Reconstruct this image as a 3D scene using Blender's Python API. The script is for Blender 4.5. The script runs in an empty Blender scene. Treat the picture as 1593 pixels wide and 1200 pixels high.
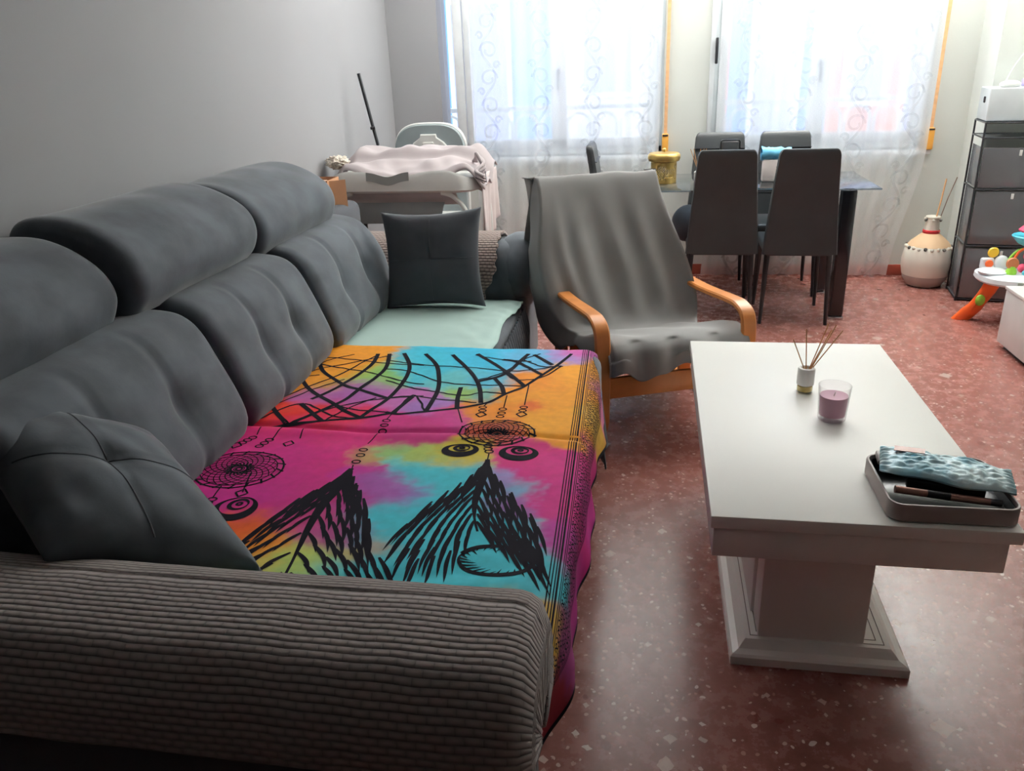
import bpy, bmesh, math, random
from mathutils import Vector, Matrix, noise
R = math.radians
PI = math.pi
scene = bpy.context.scene
COL = scene.collection

# ------------------------------------------------------------------ camera
def make_camera():
    yaw, pitch, roll, f = -.18036, .38469, -.03949, 1242.4
    fw = Vector((math.sin(yaw)*math.cos(pitch), math.cos(yaw)*math.cos(pitch), -math.sin(pitch)))
    r = fw.cross(Vector((0, 0, 1))).normalized(); u = r.cross(fw)
    c, s = math.cos(roll), math.sin(roll)
    rr = c*r + s*u; uu = -s*r + c*u
    m = Matrix((rr, uu, -fw)).transposed().to_4x4()
    m.translation = Vector((0, 0, 1.5))
    cd = bpy.data.cameras.new('camera'); cd.sensor_fit = 'HORIZONTAL'; cd.sensor_width = 36
    cd.lens = 36*f/1593; cd.clip_start = .02; cd.clip_end = 200
    o = bpy.data.objects.new('camera', cd); COL.objects.link(o); o.matrix_world = m
    scene.camera = o
make_camera()

# ------------------------------------------------------------------ world, sun, added fill lamps, exposure
def setup_light():
    w = bpy.data.worlds.new('sky'); scene.world = w; w.use_nodes = True
    nt = w.node_tree; nt.nodes.clear()
    out = nt.nodes.new('ShaderNodeOutputWorld'); bg = nt.nodes.new('ShaderNodeBackground')
    tc = nt.nodes.new('ShaderNodeTexCoord'); sp = nt.nodes.new('ShaderNodeSeparateXYZ')
    rp = nt.nodes.new('ShaderNodeValToRGB')
    nt.links.new(tc.outputs['Generated'], sp.inputs[0]); nt.links.new(sp.outputs['Z'], rp.inputs[0])
    rp.color_ramp.elements[0].position = 0.0; rp.color_ramp.elements[0].color = (.55, .62, .72, 1)
    rp.color_ramp.elements[1].position = .6; rp.color_ramp.elements[1].color = (.74, .86, 1.0, 1)
    nt.links.new(rp.outputs[0], bg.inputs[0]); bg.inputs[1].default_value = SKY
    nt.links.new(bg.outputs[0], out.inputs[0])
    sd = bpy.data.lights.new('sun', 'SUN'); sd.energy = SUN; sd.angle = R(.8); sd.color = (1, .95, .86)
    so = bpy.data.objects.new('sun', sd); COL.objects.link(so)
    d = Vector((.80, -.62, -.70)).normalized()
    so.rotation_euler = d.to_track_quat('-Z', 'Y').to_euler(); so.location = (-4, 12, 9)
    # daylight coming in at the two windows
    for i, (x, wd) in enumerate(((-.67, 1.35), (1.09, 1.35))):
        ld = bpy.data.lights.new('window_portal', 'AREA'); ld.shape = 'RECTANGLE'; ld.size = wd; ld.size_y = 1.5
        ld.cycles.is_portal = True
        lo = bpy.data.objects.new('window_portal', ld); COL.objects.link(lo)
        lo.location = (x, 6.12, 1.62); lo.rotation_euler = (R(-90), 0, 0)
    # fill lights added out of view, aimed at the ceiling to brighten the room
    for i, (x, y, e) in enumerate(FILL_LAMPS):
        ld = bpy.data.lights.new('added_fill_light', 'AREA'); ld.shape = 'DISK'; ld.size = .45; ld.energy = e; ld.color = (1, 1, .99)
        lo = bpy.data.objects.new('added_fill_light', ld); COL.objects.link(lo); lo.location = (x, y, 2.06); lo.rotation_euler = (PI, 0, 0)
    vs = scene.view_settings
    vs.view_transform = 'Standard'; vs.look = 'None'; vs.exposure = EXPO; vs.gamma = 1; vs.use_curve_mapping = False
    try:
        scene.display_settings.display_device = 'sRGB'
        scene.cycles.max_bounces = 10; scene.cycles.diffuse_bounces = 5; scene.cycles.transparent_max_bounces = 16
        scene.cycles.sample_clamp_indirect = 6; scene.cycles.use_denoising = True
        scene.cycles.caustics_reflective = False; scene.cycles.caustics_refractive = False
    except Exception: pass
SKY, SUN, EXPO = 3.6, 1.2, 0.0
FILL_LAMPS = [(1.35, 5.25, 330), (-.75, 4.9, 95)]
setup_light()

# ------------------------------------------------------------------ helpers
def lin(r, g, b):
    f = lambda c: (c/255/12.92) if c/255 <= .04045 else ((c/255+.055)/1.055)**2.4
    return (f(r), f(g), f(b), 1)
MATS = {}
def mat(name, col, rough=.6, metal=0., sheen=0., coat=0., var=None, bump=None, spec=.5, emis=None, trans=0., alpha=1., sss=0):
    """var=(scale, amount[, scaleZ]); bump=(kind, scale, strength, distance)"""
    if name in MATS: return MATS[name]
    m = bpy.data.materials.new(name); m.use_nodes = True; nt = m.node_tree; b = nt.nodes['Principled BSDF']
    b.inputs['Base Color'].default_value = col; b.inputs['Roughness'].default_value = rough
    b.inputs['Metallic'].default_value = metal; b.inputs['Sheen Weight'].default_value = sheen
    b.inputs['Sheen Roughness'].default_value = .35
    b.inputs['Coat Weight'].default_value = coat; b.inputs['Specular IOR Level'].default_value = spec
    b.inputs['Transmission Weight'].default_value = trans; b.inputs['Alpha'].default_value = alpha
    tc = nt.nodes.new('ShaderNodeTexCoord')
    vs = var or (6, .06)
    n = nt.nodes.new('ShaderNodeTexNoise'); n.inputs['Scale'].default_value = vs[0]; n.inputs['Detail'].default_value = 3
    nt.links.new(tc.outputs['Object'], n.inputs['Vector'])
    mx = nt.nodes.new('ShaderNodeMix'); mx.data_type = 'RGBA'
    a = vs[1]
    mx.inputs['A'].default_value = (col[0]*(1-a), col[1]*(1-a), col[2]*(1-a), 1)
    mx.inputs['B'].default_value = (min(1, col[0]*(1+a)), min(1, col[1]*(1+a)), min(1, col[2]*(1+a)), 1)
    rp = nt.nodes.new('ShaderNodeMapRange'); rp.inputs['From Min'].default_value = .35; rp.inputs['From Max'].default_value = .65
    nt.links.new(n.outputs['Fac'], rp.inputs['Value']); nt.links.new(rp.outputs[0], mx.inputs['Factor'])
    nt.links.new(mx.outputs['Result'], b.inputs['Base Color'])
    if emis: b.inputs['Emission Color'].default_value = emis[0]; b.inputs['Emission Strength'].default_value = emis[1]
    if bump:
        k, sc, st, di = bump
        bp = nt.nodes.new('ShaderNodeBump'); bp.inputs['Strength'].default_value = st; bp.inputs['Distance'].default_value = di
        if k == 'noise':
            t = nt.nodes.new('ShaderNodeTexNoise'); t.inputs['Scale'].default_value = sc; t.inputs['Detail'].default_value = 4
            nt.links.new(tc.outputs['Object'], t.inputs['Vector']); nt.links.new(t.outputs['Fac'], bp.inputs['Height'])
        elif k == 'wave':
            t = nt.nodes.new('ShaderNodeTexWave'); t.inputs['Scale'].default_value = sc
            nt.links.new(tc.outputs['Object'], t.inputs['Vector']); nt.links.new(t.outputs['Fac'], bp.inputs['Height'])
        nt.links.new(bp.outputs[0], b.inputs['Normal'])
    MATS[name] = m
    return m

def tag(o, label=None, cat=None, group=None, kind=None):
    if label: o['label'] = label
    if cat: o['category'] = cat
    if group: o['group'] = group
    if kind: o['kind'] = kind
    return o
def empty(name, loc=(0, 0, 0), rz=0, label=None, cat=None, group=None):
    o = bpy.data.objects.new(name, None); COL.objects.link(o); o.location = loc; o.rotation_euler = (0, 0, rz)
    o.empty_display_size = .1
    return tag(o, label, cat, group)
def obj(name, verts, faces, mats, parent=None, smooth=True, fm=None, uv=None, world=True, label=None):
    """One mesh object. With world=True the vertices are world positions (the parent, if any, is not rotated)."""
    off = Vector((0, 0, 0))
    if parent is not None and world:
        p = parent
        while p is not None: off += p.location; p = p.parent
    me = bpy.data.meshes.new(name)
    me.from_pydata([tuple(Vector(v)-off) for v in verts], [], faces)
    if not isinstance(mats, (list, tuple)): mats = [mats]
    for m in mats: me.materials.append(m)
    if fm:
        me.polygons.foreach_set('material_index', fm)
    me.polygons.foreach_set('use_smooth', [smooth]*len(me.polygons))
    if uv:
        l = me.uv_layers.new(name='UVMap')
        for p in me.polygons:
            for li, vi in zip(p.loop_indices, p.vertices): l.data[li].uv = uv[vi]
    bm = bmesh.new(); bm.from_mesh(me)
    bmesh.ops.recalc_face_normals(bm, faces=bm.faces) if not fm else None
    bm.to_mesh(me); bm.free()
    me.update()
    o = bpy.data.objects.new(name, me); COL.objects.link(o)
    if parent is not None: o.parent = parent
    if label: o['label'] = label
    return o
class MB:
    """collects simple shapes into one mesh"""
    def __init__(s): s.v = []; s.f = []
    def add(s, v, f):
        k = len(s.v); s.v += [tuple(a) for a in v]; s.f += [tuple(i+k for i in q) for q in f]; return s
    def box(s, x0, x1, y0, y1, z0, z1, bev=0.0, M=None, seg=2):
        bm = bmesh.new(); bmesh.ops.create_cube(bm, size=1)
        for v in bm.verts: v.co = Vector(((x0+x1)/2+v.co.x*(x1-x0), (y0+y1)/2+v.co.y*(y1-y0), (z0+z1)/2+v.co.z*(z1-z0)))
        if bev > 0: bmesh.ops.bevel(bm, geom=bm.edges[:], offset=bev, segments=seg, affect='EDGES', profile=.5)
        if M is not None: bm.transform(M)
        bm.verts.index_update()
        s.add([v.co.copy() for v in bm.verts], [[v.index for v in f.verts] for f in bm.faces]); bm.free(); return s
    def tube(s, pts, r, n=10, cap=True, flat=None, up=None):
        """sweep; r float or list; flat=(w,h) gives a rectangular strap section (up = width direction)"""
        P = [Vector(p) for p in pts]; m = len(P)
        rad = r if isinstance(r, (list, tuple)) else [r]*m
        rings = []; prev = None
        for i, p in enumerate(P):
            t = (P[min(i+1, m-1)]-P[max(i-1, 0)]).normalized()
            if flat:
                a = Vector(up) - t*Vector(up).dot(t); a.normalize(); b = t.cross(a)
                w, h = flat
                e = min(w, h)*.25
                ring = []
                for (cx, cy) in ((w/2-e, h/2), (w/2, h/2-e), (w/2, -h/2+e), (w/2-e, -h/2), (-w/2+e, -h/2), (-w/2, -h/2+e), (-w/2, h/2-e), (-w/2+e, h/2)):
                    ring.append(p+a*cx+b*cy)
            else:
                if prev is None:
                    a = t.orthogonal().normalized()
                else:
                    a = prev-t*prev.dot(t); a.normalize()
                prev = a; b = t.cross(a)
                ring = [p+(a*math.cos(2*PI*k/n)+b*math.sin(2*PI*k/n))*rad[i] for k in range(n)]
            rings.append(ring)
        return s.loft(rings, cap)
    def loft(s, rings, cap=True, closed=True):
        n = len(rings[0]); v = [p for r in rings for p in r]; f = []
        for i in range(len(rings)-1):
            for k in range(n if closed else n-1):
                k2 = (k+1) % n
                f.append((i*n+k, i*n+k2, (i+1)*n+k2, (i+1)*n+k))
        if cap:
            for base in (0, (len(rings)-1)*n):
                c = sum((Vector(v[base+k]) for k in range(n)), Vector())/n
                ci = len(v); v.append(c)
                for k in range(n): f.append((base+k, base+(k+1) % n, ci))
        return s.add(v, f)
    def lathe(s, prof, c=(0, 0, 0), n=32, M=None):
        c = Vector(c); rings = []
        for (r, z) in prof:
            rings.append([c+Vector((r*math.cos(2*PI*k/n), r*math.sin(2*PI*k/n), z)) for k in range(n)])
        if M is not None: rings = [[M @ p for p in r] for r in rings]
        return s.loft(rings, cap=True)
    def ball(s, c, r, n=12, sc=(1, 1, 1)):
        prof = [(max(1e-4, r*math.sin(PI*i/n)), -r*math.cos(PI*i/n)) for i in range(n+1)]
        c = Vector(c); rings = [[c+Vector((q*math.cos(2*PI*k/n)*sc[0], q*math.sin(2*PI*k/n)*sc[1], z*sc[2])) for k in range(n)] for q, z in prof]
        return s.loft(rings, cap=True)
    def build(s, name, m, parent=None, smooth=True, world=True, label=None, auto=True):
        o = obj(name, s.v, s.f, m, parent, smooth, world=world, label=label)
        if smooth and auto:
            me = o.data
            try: me.set_sharp_from_angle(angle=R(38))
            except Exception: pass
        return o
def grid(fn, nu, nv, u0=0, u1=1, v0=0, v1=1):
    v = []; f = []; uv = []
    for i in range(nu+1):
        for j in range(nv+1):
            a = u0+(u1-u0)*i/nu; b = v0+(v1-v0)*j/nv
            v.append(Vector(fn(a, b))); uv.append((a, b))
    for i in range(nu):
        for j in range(nv):
            k = i*(nv+1)+j; f.append((k, k+nv+1, k+nv+2, k+1))
    return v, f, uv
def catmull(pts, n=8):
    P = [Vector(p) for p in pts]; out = []
    for i in range(len(P)-1):
        p0 = P[max(i-1, 0)]; p1 = P[i]; p2 = P[i+1]; p3 = P[min(i+2, len(P)-1)]
        for k in range(n):
            t = k/n
            out.append(.5*((2*p1)+(-p0+p2)*t+(2*p0-5*p1+4*p2-p3)*t*t+(-p0+3*p1-3*p2+p3)*t**3))
    out.append(P[-1]); return out
def interp(tab, x):
    if x <= tab[0][0]: return tab[0][1]
    for (a, b), (c, d) in zip(tab, tab[1:]):
        if x <= c:
            t = (x-a)/(c-a); t = t*t*(3-2*t); return b+(d-b)*t
    return tab[-1][1]
def nz(x, y, z=0): return noise.noise(Vector((x, y, z)))
def sstep(a, b, x):
    t = max(0, min(1, (x-a)/(b-a))); return t*t*(3-2*t)

# ------------------------------------------------------------------ materials
m_wallg = mat('grey_wall_pier_shade', lin(150, 150, 152), .75, var=(1.2, .02), bump=('noise', 90, .08, .003))
m_front = mat('bounce_damping_wall', lin(66, 58, 54), .8)
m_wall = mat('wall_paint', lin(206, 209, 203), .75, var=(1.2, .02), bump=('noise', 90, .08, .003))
m_ceil = mat('ceiling_paint', lin(225, 225, 222), .8)
m_base = mat('baseboard_terracotta', lin(150, 70, 55), .3, var=(8, .15))
m_pvc = mat('white_pvc', lin(232, 236, 238), .3)
m_dark = mat('black_metal', lin(28, 28, 32), .35)
m_velvet = mat('charcoal_velvet', lin(75, 81, 88), .85, sheen=.35, var=(9, .22), bump=('noise', 160, .12, .002))
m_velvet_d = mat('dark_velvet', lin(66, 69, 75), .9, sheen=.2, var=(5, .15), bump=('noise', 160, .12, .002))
m_lino = mat('grey_cotton', lin(136, 135, 134), .9, sheen=.1, var=(4, .05), bump=('noise', 300, .1, .001))
m_mint = mat('mint_cotton', lin(176, 203, 196), .85, var=(3, .04), bump=('noise', 40, .15, .004))
m_wood = mat('honey_birch', lin(196, 124, 62), .35, var=(10, .1))
m_white = mat('white_lacquer', lin(249, 249, 244), .36, var=(2, .01))
m_leather = mat('black_faux_leather', lin(45, 48, 50), .42, var=(9, .1), bump=('noise', 220, .1, .001))
m_inkblack = mat('black_ink', lin(20, 18, 27), .9, spec=.1)
m_glassd = None
def thin_glass(name, tint=(.9, .93, .95, 1), rough=.0, refl=1.0):
    m = bpy.data.materials.new(name); m.use_nodes = True; nt = m.node_tree; nt.nodes.clear()
    out = nt.nodes.new('ShaderNodeOutputMaterial'); mx = nt.nodes.new('ShaderNodeMixShader'); fr = nt.nodes.new('ShaderNodeLayerWeight')
    tr = nt.nodes.new('ShaderNodeBsdfTransparent'); gl = nt.nodes.new('ShaderNodeBsdfGlossy')
    tr.inputs[0].default_value = tint; gl.inputs['Roughness'].default_value = rough
    gl.inputs[0].default_value = (refl, refl, refl, 1); fr.inputs[0].default_value = .5
    pw = nt.nodes.new('ShaderNodeMath'); pw.operation = 'POWER'; pw.inputs[1].default_value = 4; nt.links.new(fr.outputs['Facing'], pw.inputs[0])
    ma = nt.nodes.new('ShaderNodeMath'); ma.operation = 'MULTIPLY_ADD'; ma.inputs[1].default_value = .75; ma.inputs[2].default_value = .05; nt.links.new(pw.outputs[0], ma.inputs[0])
    nt.links.new(ma.outputs[0], mx.inputs[0]); nt.links.new(tr.outputs[0], mx.inputs[1]); nt.links.new(gl.outputs[0], mx.inputs[2])
    nt.links.new(mx.outputs[0], out.inputs[0]); return m
m_tglass = thin_glass('tinted_table_glass', (.55, .6, .64, 1))
m_wglass = thin_glass('window_glass', (.96, .98, .99, 1))
m_cglass = thin_glass('clear_glass', (.93, .95, .95, 1))

def terrazzo():
    m = bpy.data.materials.new('red_terrazzo'); m.use_nodes = True; nt = m.node_tree; b = nt.nodes['Principled BSDF']
    L = nt.links.new; N = nt.nodes.new
    tc = N('ShaderNodeTexCoord')
    dn = N('ShaderNodeTexNoise'); dn.inputs['Scale'].default_value = 22; dn.inputs['Detail'].default_value = 2
    L(tc.outputs['Object'], dn.inputs['Vector'])
    ad = N('ShaderNodeVectorMath'); ad.operation = 'MULTIPLY_ADD'
    L(dn.outputs['Color'], ad.inputs[0]); ad.inputs[1].default_value = (.025, .025, .0); L(tc.outputs['Object'], ad.inputs[2])
    flat = N('ShaderNodeVectorMath'); flat.operation = 'MULTIPLY'; flat.inputs[1].default_value = (1, 1, 0); L(ad.outputs[0], flat.inputs[0])
    bn = N('ShaderNodeTexNoise'); bn.inputs['Scale'].default_value = 17; bn.inputs['Detail'].default_value = 6; bn.inputs['Roughness'].default_value = .7
    L(tc.outputs['Object'], bn.inputs['Vector'])
    ramp = N('ShaderNodeValToRGB'); e = ramp.color_ramp.elements
    e[0].position = .25; e[0].color = lin(116, 68, 60); e[1].position = .75; e[1].color = lin(152, 102, 93)
    L(bn.outputs['Fac'], ramp.inputs[0]); cur = ramp.outputs[0]
    for sc, frac, size, c1, c2 in ((11, .60, .38, lin(205, 190, 180), lin(170, 130, 118)), (30, .70, .38, lin(226, 214, 206), lin(196, 158, 146)), (17, .80, .30, lin(104, 50, 44), lin(118, 62, 52)), (62, .62, .42, lin(222, 204, 196), lin(176, 128, 114))):
        v = N('ShaderNodeTexVoronoi'); v.inputs['Scale'].default_value = sc; v.distance = 'MANHATTAN' if sc in (11, 30) else 'EUCLIDEAN'
        L(flat.outputs[0], v.inputs['Vector'])
        sx = N('ShaderNodeSeparateXYZ'); L(v.outputs['Color'], sx.inputs[0])
        thr = N('ShaderNodeMapRange'); thr.inputs['From Min'].default_value = frac; thr.inputs['From Max'].default_value = 1
        thr.inputs['To Min'].default_value = .0; thr.inputs['To Max'].default_value = size; L(sx.outputs['X'], thr.inputs['Value'])
        lt = N('ShaderNodeMath'); lt.operation = 'LESS_THAN'; L(v.outputs['Distance'], lt.inputs[0]); L(thr.outputs[0], lt.inputs[1])
        cc = N('ShaderNodeMix'); cc.data_type = 'RGBA'; cc.inputs['A'].default_value = c1; cc.inputs['B'].default_value = c2; L(sx.outputs['Y'], cc.inputs['Factor'])
        mx = N('ShaderNodeMix'); mx.data_type = 'RGBA'; L(lt.outputs[0], mx.inputs['Factor']); L(cur, mx.inputs['A']); L(cc.outputs['Result'], mx.inputs['B'])
        cur = mx.outputs['Result']
    L(cur, b.inputs['Base Color']); b.inputs['Roughness'].default_value = .3
    rn = N('ShaderNodeMapRange'); L(bn.outputs['Fac'], rn.inputs['Value']); rn.inputs['To Min'].default_value = .2; rn.inputs['To Max'].default_value = .34
    L(rn.outputs[0], b.inputs['Roughness'])
    b.inputs['Specular IOR Level'].default_value = .36
    b.inputs['Coat Weight'].default_value = .0; b.inputs['Coat Roughness'].default_value = .08
    return m
m_floor = terrazzo()

def knit(name, c1, c2, bw, rh, dist=.006):
    """ribbed rows with a dashed weave, laid in the UV plane (metres)"""
    m = bpy.data.materials.new(name); m.use_nodes = True; nt = m.node_tree; b = nt.nodes['Principled BSDF']; L = nt.links.new; N = nt.nodes.new
    def mth(op, a, c=None):
        n = N('ShaderNodeMath'); n.operation = op
        for i, q in enumerate((a, c)):
            if q is None: continue
            if isinstance(q, (int, float)): n.inputs[i].default_value = q
            else: L(q, n.inputs[i])
        return n.outputs[0]
    uv = N('ShaderNodeUVMap'); sp = N('ShaderNodeSeparateXYZ'); L(uv.outputs[0], sp.inputs[0])
    ns = N('ShaderNodeTexNoise'); ns.inputs['Scale'].default_value = 7; L(uv.outputs[0], ns.inputs['Vector'])
    wob = mth('MULTIPLY', mth('SUBTRACT', ns.outputs['Fac'], .5), rh*.9)
    v = mth('DIVIDE', mth('ADD', sp.outputs['Y'], wob), rh)
    row = mth('ABSOLUTE', mth('SINE', mth('MULTIPLY', v, PI)))
    rid = mth('FLOOR', v)
    ph = mth('ADD', mth('MULTIPLY', rid, .5), mth('DIVIDE', sp.outputs['X'], bw))
    cell = mth('ABSOLUTE', mth('SINE', mth('MULTIPLY', ph, PI)))
    cell = mth('POWER', cell, .35)
    h = mth('MULTIPLY', mth('POWER', row, .6), mth('ADD', mth('MULTIPLY', cell, .65), .35))
    fine = N('ShaderNodeTexNoise'); fine.inputs['Scale'].default_value = 260; L(uv.outputs[0], fine.inputs['Vector'])
    h2 = mth('ADD', h, mth('MULTIPLY', fine.outputs['Fac'], .12))
    mx = N('ShaderNodeMix'); mx.data_type = 'RGBA'; L(mth('POWER', h, 1.3), mx.inputs['Factor']); mx.inputs['A'].default_value = c2; mx.inputs['B'].default_value = c1
    L(mx.outputs['Result'], b.inputs['Base Color'])
    bp = N('ShaderNodeBump'); bp.inputs['Strength'].default_value = .8; bp.inputs['Distance'].default_value = dist
    L(h2, bp.inputs['Height']); L(bp.outputs[0], b.inputs['Normal'])
    b.inputs['Roughness'].default_value = .95; b.inputs['Sheen Weight'].default_value = .2
    return m
m_knit = knit('taupe_knit', lin(138, 128, 124), lin(92, 84, 83), .030, .0125, .004)
m_knit2 = knit('brown_knit', lin(168, 150, 142), lin(62, 46, 44), .022, .0145, .006)
# ------------------------------------------------------------------ the room
WY = 5.92                       # back wall
def quadbox(name, x0, x1, y0, y1, z0, z1, m, kind='structure', bev=0):
    o = MB().box(x0, x1, y0, y1, z0, z1, bev).build(name, m, smooth=False); 
    if kind: o['kind'] = kind
    return o
quadbox('floor', -2.1, 2.7, -1.5, 6.2, -.1, 0, m_floor)
quadbox('ceiling', -2.1, 2.7, -1.5, 6.2, 2.62, 2.72, m_ceil)
b = MB()
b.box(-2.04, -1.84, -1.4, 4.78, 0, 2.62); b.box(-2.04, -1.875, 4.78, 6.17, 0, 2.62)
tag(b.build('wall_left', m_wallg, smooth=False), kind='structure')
quadbox('wall_front', -2.04, 2.65, -1.4, -1.2, 0, 2.62, m_front)  # unseen wall, placed close and made dark to hold back bounce light
b = MB(); b.box(2.45, 2.65, -1.4, 6.17, 0, 2.62); b.box(2.02, 2.45, 5.59, WY, 0, 2.62)
tag(b.build('wall_right', m_wall, smooth=False), kind='structure')
SILL, HEAD = .86, 2.32
W1, W2 = (-1.51, .055), (.375, 1.80)
b = MB()
pw = MB().box(-1.875, W1[0], WY, WY+.25, 0, 2.62).build('wall_back_left', m_wallg, smooth=False); pw['kind'] = 'structure'  # backlit shade of this pier put into a greyer wall colour
for x0, x1, z0, z1 in ((W1[1], W2[0], 0, 2.62), (W2[1], 2.45, 0, 2.62), (W1[0], W1[1], 0, SILL), (W2[0], W2[1], 0, SILL), (W1[0], W1[1], HEAD, 2.62), (W2[0], W2[1], HEAD, 2.62)):
    b.box(x0, x1, WY, WY+.25, z0, z1)
tag(b.build('wall_back', m_wall, smooth=False), kind='structure')
b = MB()
b.box(-1.875, 2.02, WY-.012, WY, 0, .075, .002); tag(b.build('baseboard_back', m_base), kind='structure')
b = MB(); b.box(-1.84, -1.828, -1.2, 4.78, 0, .075); tag(b.build('baseboard_left', m_base), kind='structure')
def window(name, x0, x1, side=0):
    """white two-leaf window set in its opening"""
    y = WY+.12
    f = MB(); fw = .05; xs = x0; x0 = x0+side
    f.box(x0, x0+fw, y, y+.06, SILL, HEAD, .004); f.box(x1-fw, x1, y, y+.06, SILL, HEAD, .004)
    f.box(x0, x1, y, y+.06, SILL, SILL+fw, .004); f.box(x0, x1, y, y+.06, HEAD-fw, HEAD, .004)
    xc = (x0+x1)/2
    for a, c in ((x0+fw, xc), (xc, x1-fw)):
        f.box(a, a+.055, y-.015, y+.045, SILL+fw, HEAD-fw, .004); f.box(c-.055, c, y-.015, y+.045, SILL+fw, HEAD-fw, .004)
        f.box(a, c, y-.015, y+.045, SILL+fw, SILL+fw+.06, .004); f.box(a, c, y-.015, y+.045, HEAD-fw-.06, HEAD-fw, .004)
    w = f.build(name, m_pvc); w['kind'] = 'structure'
    p = MB()
    for a, c in ((x0+fw+.05, xc-.05), (xc+.05, x1-fw-.05)): p.box(a, c, y+.012, y+.018, SILL+fw+.05, HEAD-fw-.05)
    if side: p.box(xs+.004, x0-.004, y+.012, y+.018, SILL, HEAD); f2 = 0
    p.build('pane', m_wglass, w, smooth=False)
    h = MB(); h.box(xc-.012, xc+.012, y-.05, y-.015, 1.40, 1.44, .003); h.box(xc-.009, xc+.009, y-.055, y-.04, 1.30, 1.44, .004)
    h.build('handle', m_dark, w)
    s = MB().box(x0-.02, x1+.02, WY-.03, WY+.12, SILL-.03, SILL, .005)
    s.build('window_sill', m_pvc, w)
    return w
window('window_1', *W1, .10); window('window_2', *W2)
# narrow white casing strips with the dark hinge bar seen left of the second window
b = MB(); b.box(.355, .385, WY-.03, WY, SILL-.03, HEAD, .003); casing = tag(b.build('trim_1', m_pvc), kind='structure')
b = MB(); b.box(-1.39, -1.325, WY-.05, WY-.015, SILL-.02, HEAD, .004); b.box(-1.315, -1.275, WY-.055, WY-.015, SILL-.05, HEAD, .004); tag(b.build('trim_2', m_pvc), kind='structure')
b = MB(); b.box(.384, .402, WY-.085, WY-.04, 1.44, 1.60, .005); b.box(.386, .40, WY-.04, WY-.028, 1.47, 1.49); b.box(.386, .40, WY-.04, WY-.028, 1.55, 1.57)
b.build('handle', m_dark, casing)
# roller-shutter straps and their cleats
m_strap = mat('orange_strap', lin(212, 164, 118), .7, var=(40, .1))
m_cleat = mat('honey_plastic', lin(222, 160, 70), .35)
for x, lab, l2 in ((.078, 'orange shutter strap and cleat on the wall strip between both windows', 0), (1.80, 'orange shutter strap and cleat right of the second curtain', 1)):
    r = empty('shutter_strap', (x, WY, .87), 0, lab, 'strap', 'orange roller shutter straps')
    y = WY-.028
    MB().box(x-.011, x+.011, y-.002, y, .98, 2.35).build('strap', m_strap, r, smooth=False)
    c = MB().box(x-.022, x+.022, y-.022, WY-.001, .86, 1.0, .008); c.build('cleat', m_cleat, r)
    MB().box(x-.018, x+.018, y-.026, y-.02, .985, .995, .001).build('strap_guide', m_dark, r)
# ------------------------------------------------------------------ outside
m_rail = mat('white_rail', lin(240, 240, 238), .5)
m_pink = mat('salmon_render', lin(228, 150, 128), .9, var=(.8, .05))
m_blue = mat('pale_blue_render', lin(126, 170, 232), .9, var=(.8, .05))
m_cream = mat('cream_render', lin(222, 212, 206), .9, var=(.8, .04))
m_lilac = mat('lilac_render', lin(180, 180, 224), .9, var=(.8, .04))
m_redb = mat('red_band', lin(214, 90, 84), .8)
def railing():
    r = empty('balcony_railing', (.15, 6.36, .8), 0, 'white balcony railing with rounded hoops seen through the sheer curtains', 'railing')
    y = 6.36
    b = MB(); b.box(-1.9, 2.2, y-.02, y+.02, 1.15, 1.185, .004); b.box(-1.9, 2.2, y-.015, y+.015, .845, .87, .004); b.build('rail', m_rail, r)
    x = -1.85
    while x < 2.1:
        pts = [(x, y, .86)]+[(x+.085-.085*math.cos(a), y, 1.04+.085*math.sin(a)) for a in [PI*k/10 for k in range(11)]]+[(x+.17, y, .86)]
        MB().tube(pts, .011, 8).build('hoop', m_rail, r)
        x += .2
    b = MB().box(-2.2, 2.8, 6.17, 6.42, .6, .8); tag(b.build('balcony_slab', m_cream, smooth=False), 'pale balcony slab below the hooped railing', 'balcony')
railing()
def facade():
    r = empty('house_front', (0, 11, -3), 0, 'pale blue and salmon house fronts across the street behind the curtains', 'building')
    for (x0, x1, m) in ((-7, -3.4, m_cream), (-3.4, -1.25, m_blue), (-1.25, .25, m_cream), (.25, .9, m_pink), (.9, 2.1, m_blue), (2.1, 3.0, m_pink), (3.0, 3.5, m_lilac), (3.5, 9, m_cream)):
        MB().box(x0, x1, 11, 11.6, -3, 4.6).build('wall', m, r, smooth=False)
    for (x0, x1, z0, z1) in ((-2.6, -1.9, .3, 2.2), (-.9, -.3, 1.1, 2.6), (2.3, 2.7, .9, 2.4), (1.2, 1.7, .2, 2.3)):
        f = MB().box(x0-.06, x1+.06, 10.94, 11.0, z0-.06, z1+.06, .01).build('window', m_rail, r)
        MB().box(x0, x1, 10.92, 10.94, z0, z1).build('pane', m_lilac, f, smooth=False)
    MB().box(.02, .11, 10.9, 11, 0.3, 1.0).build('sign', m_redb, r, smooth=False)
facade()
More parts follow.
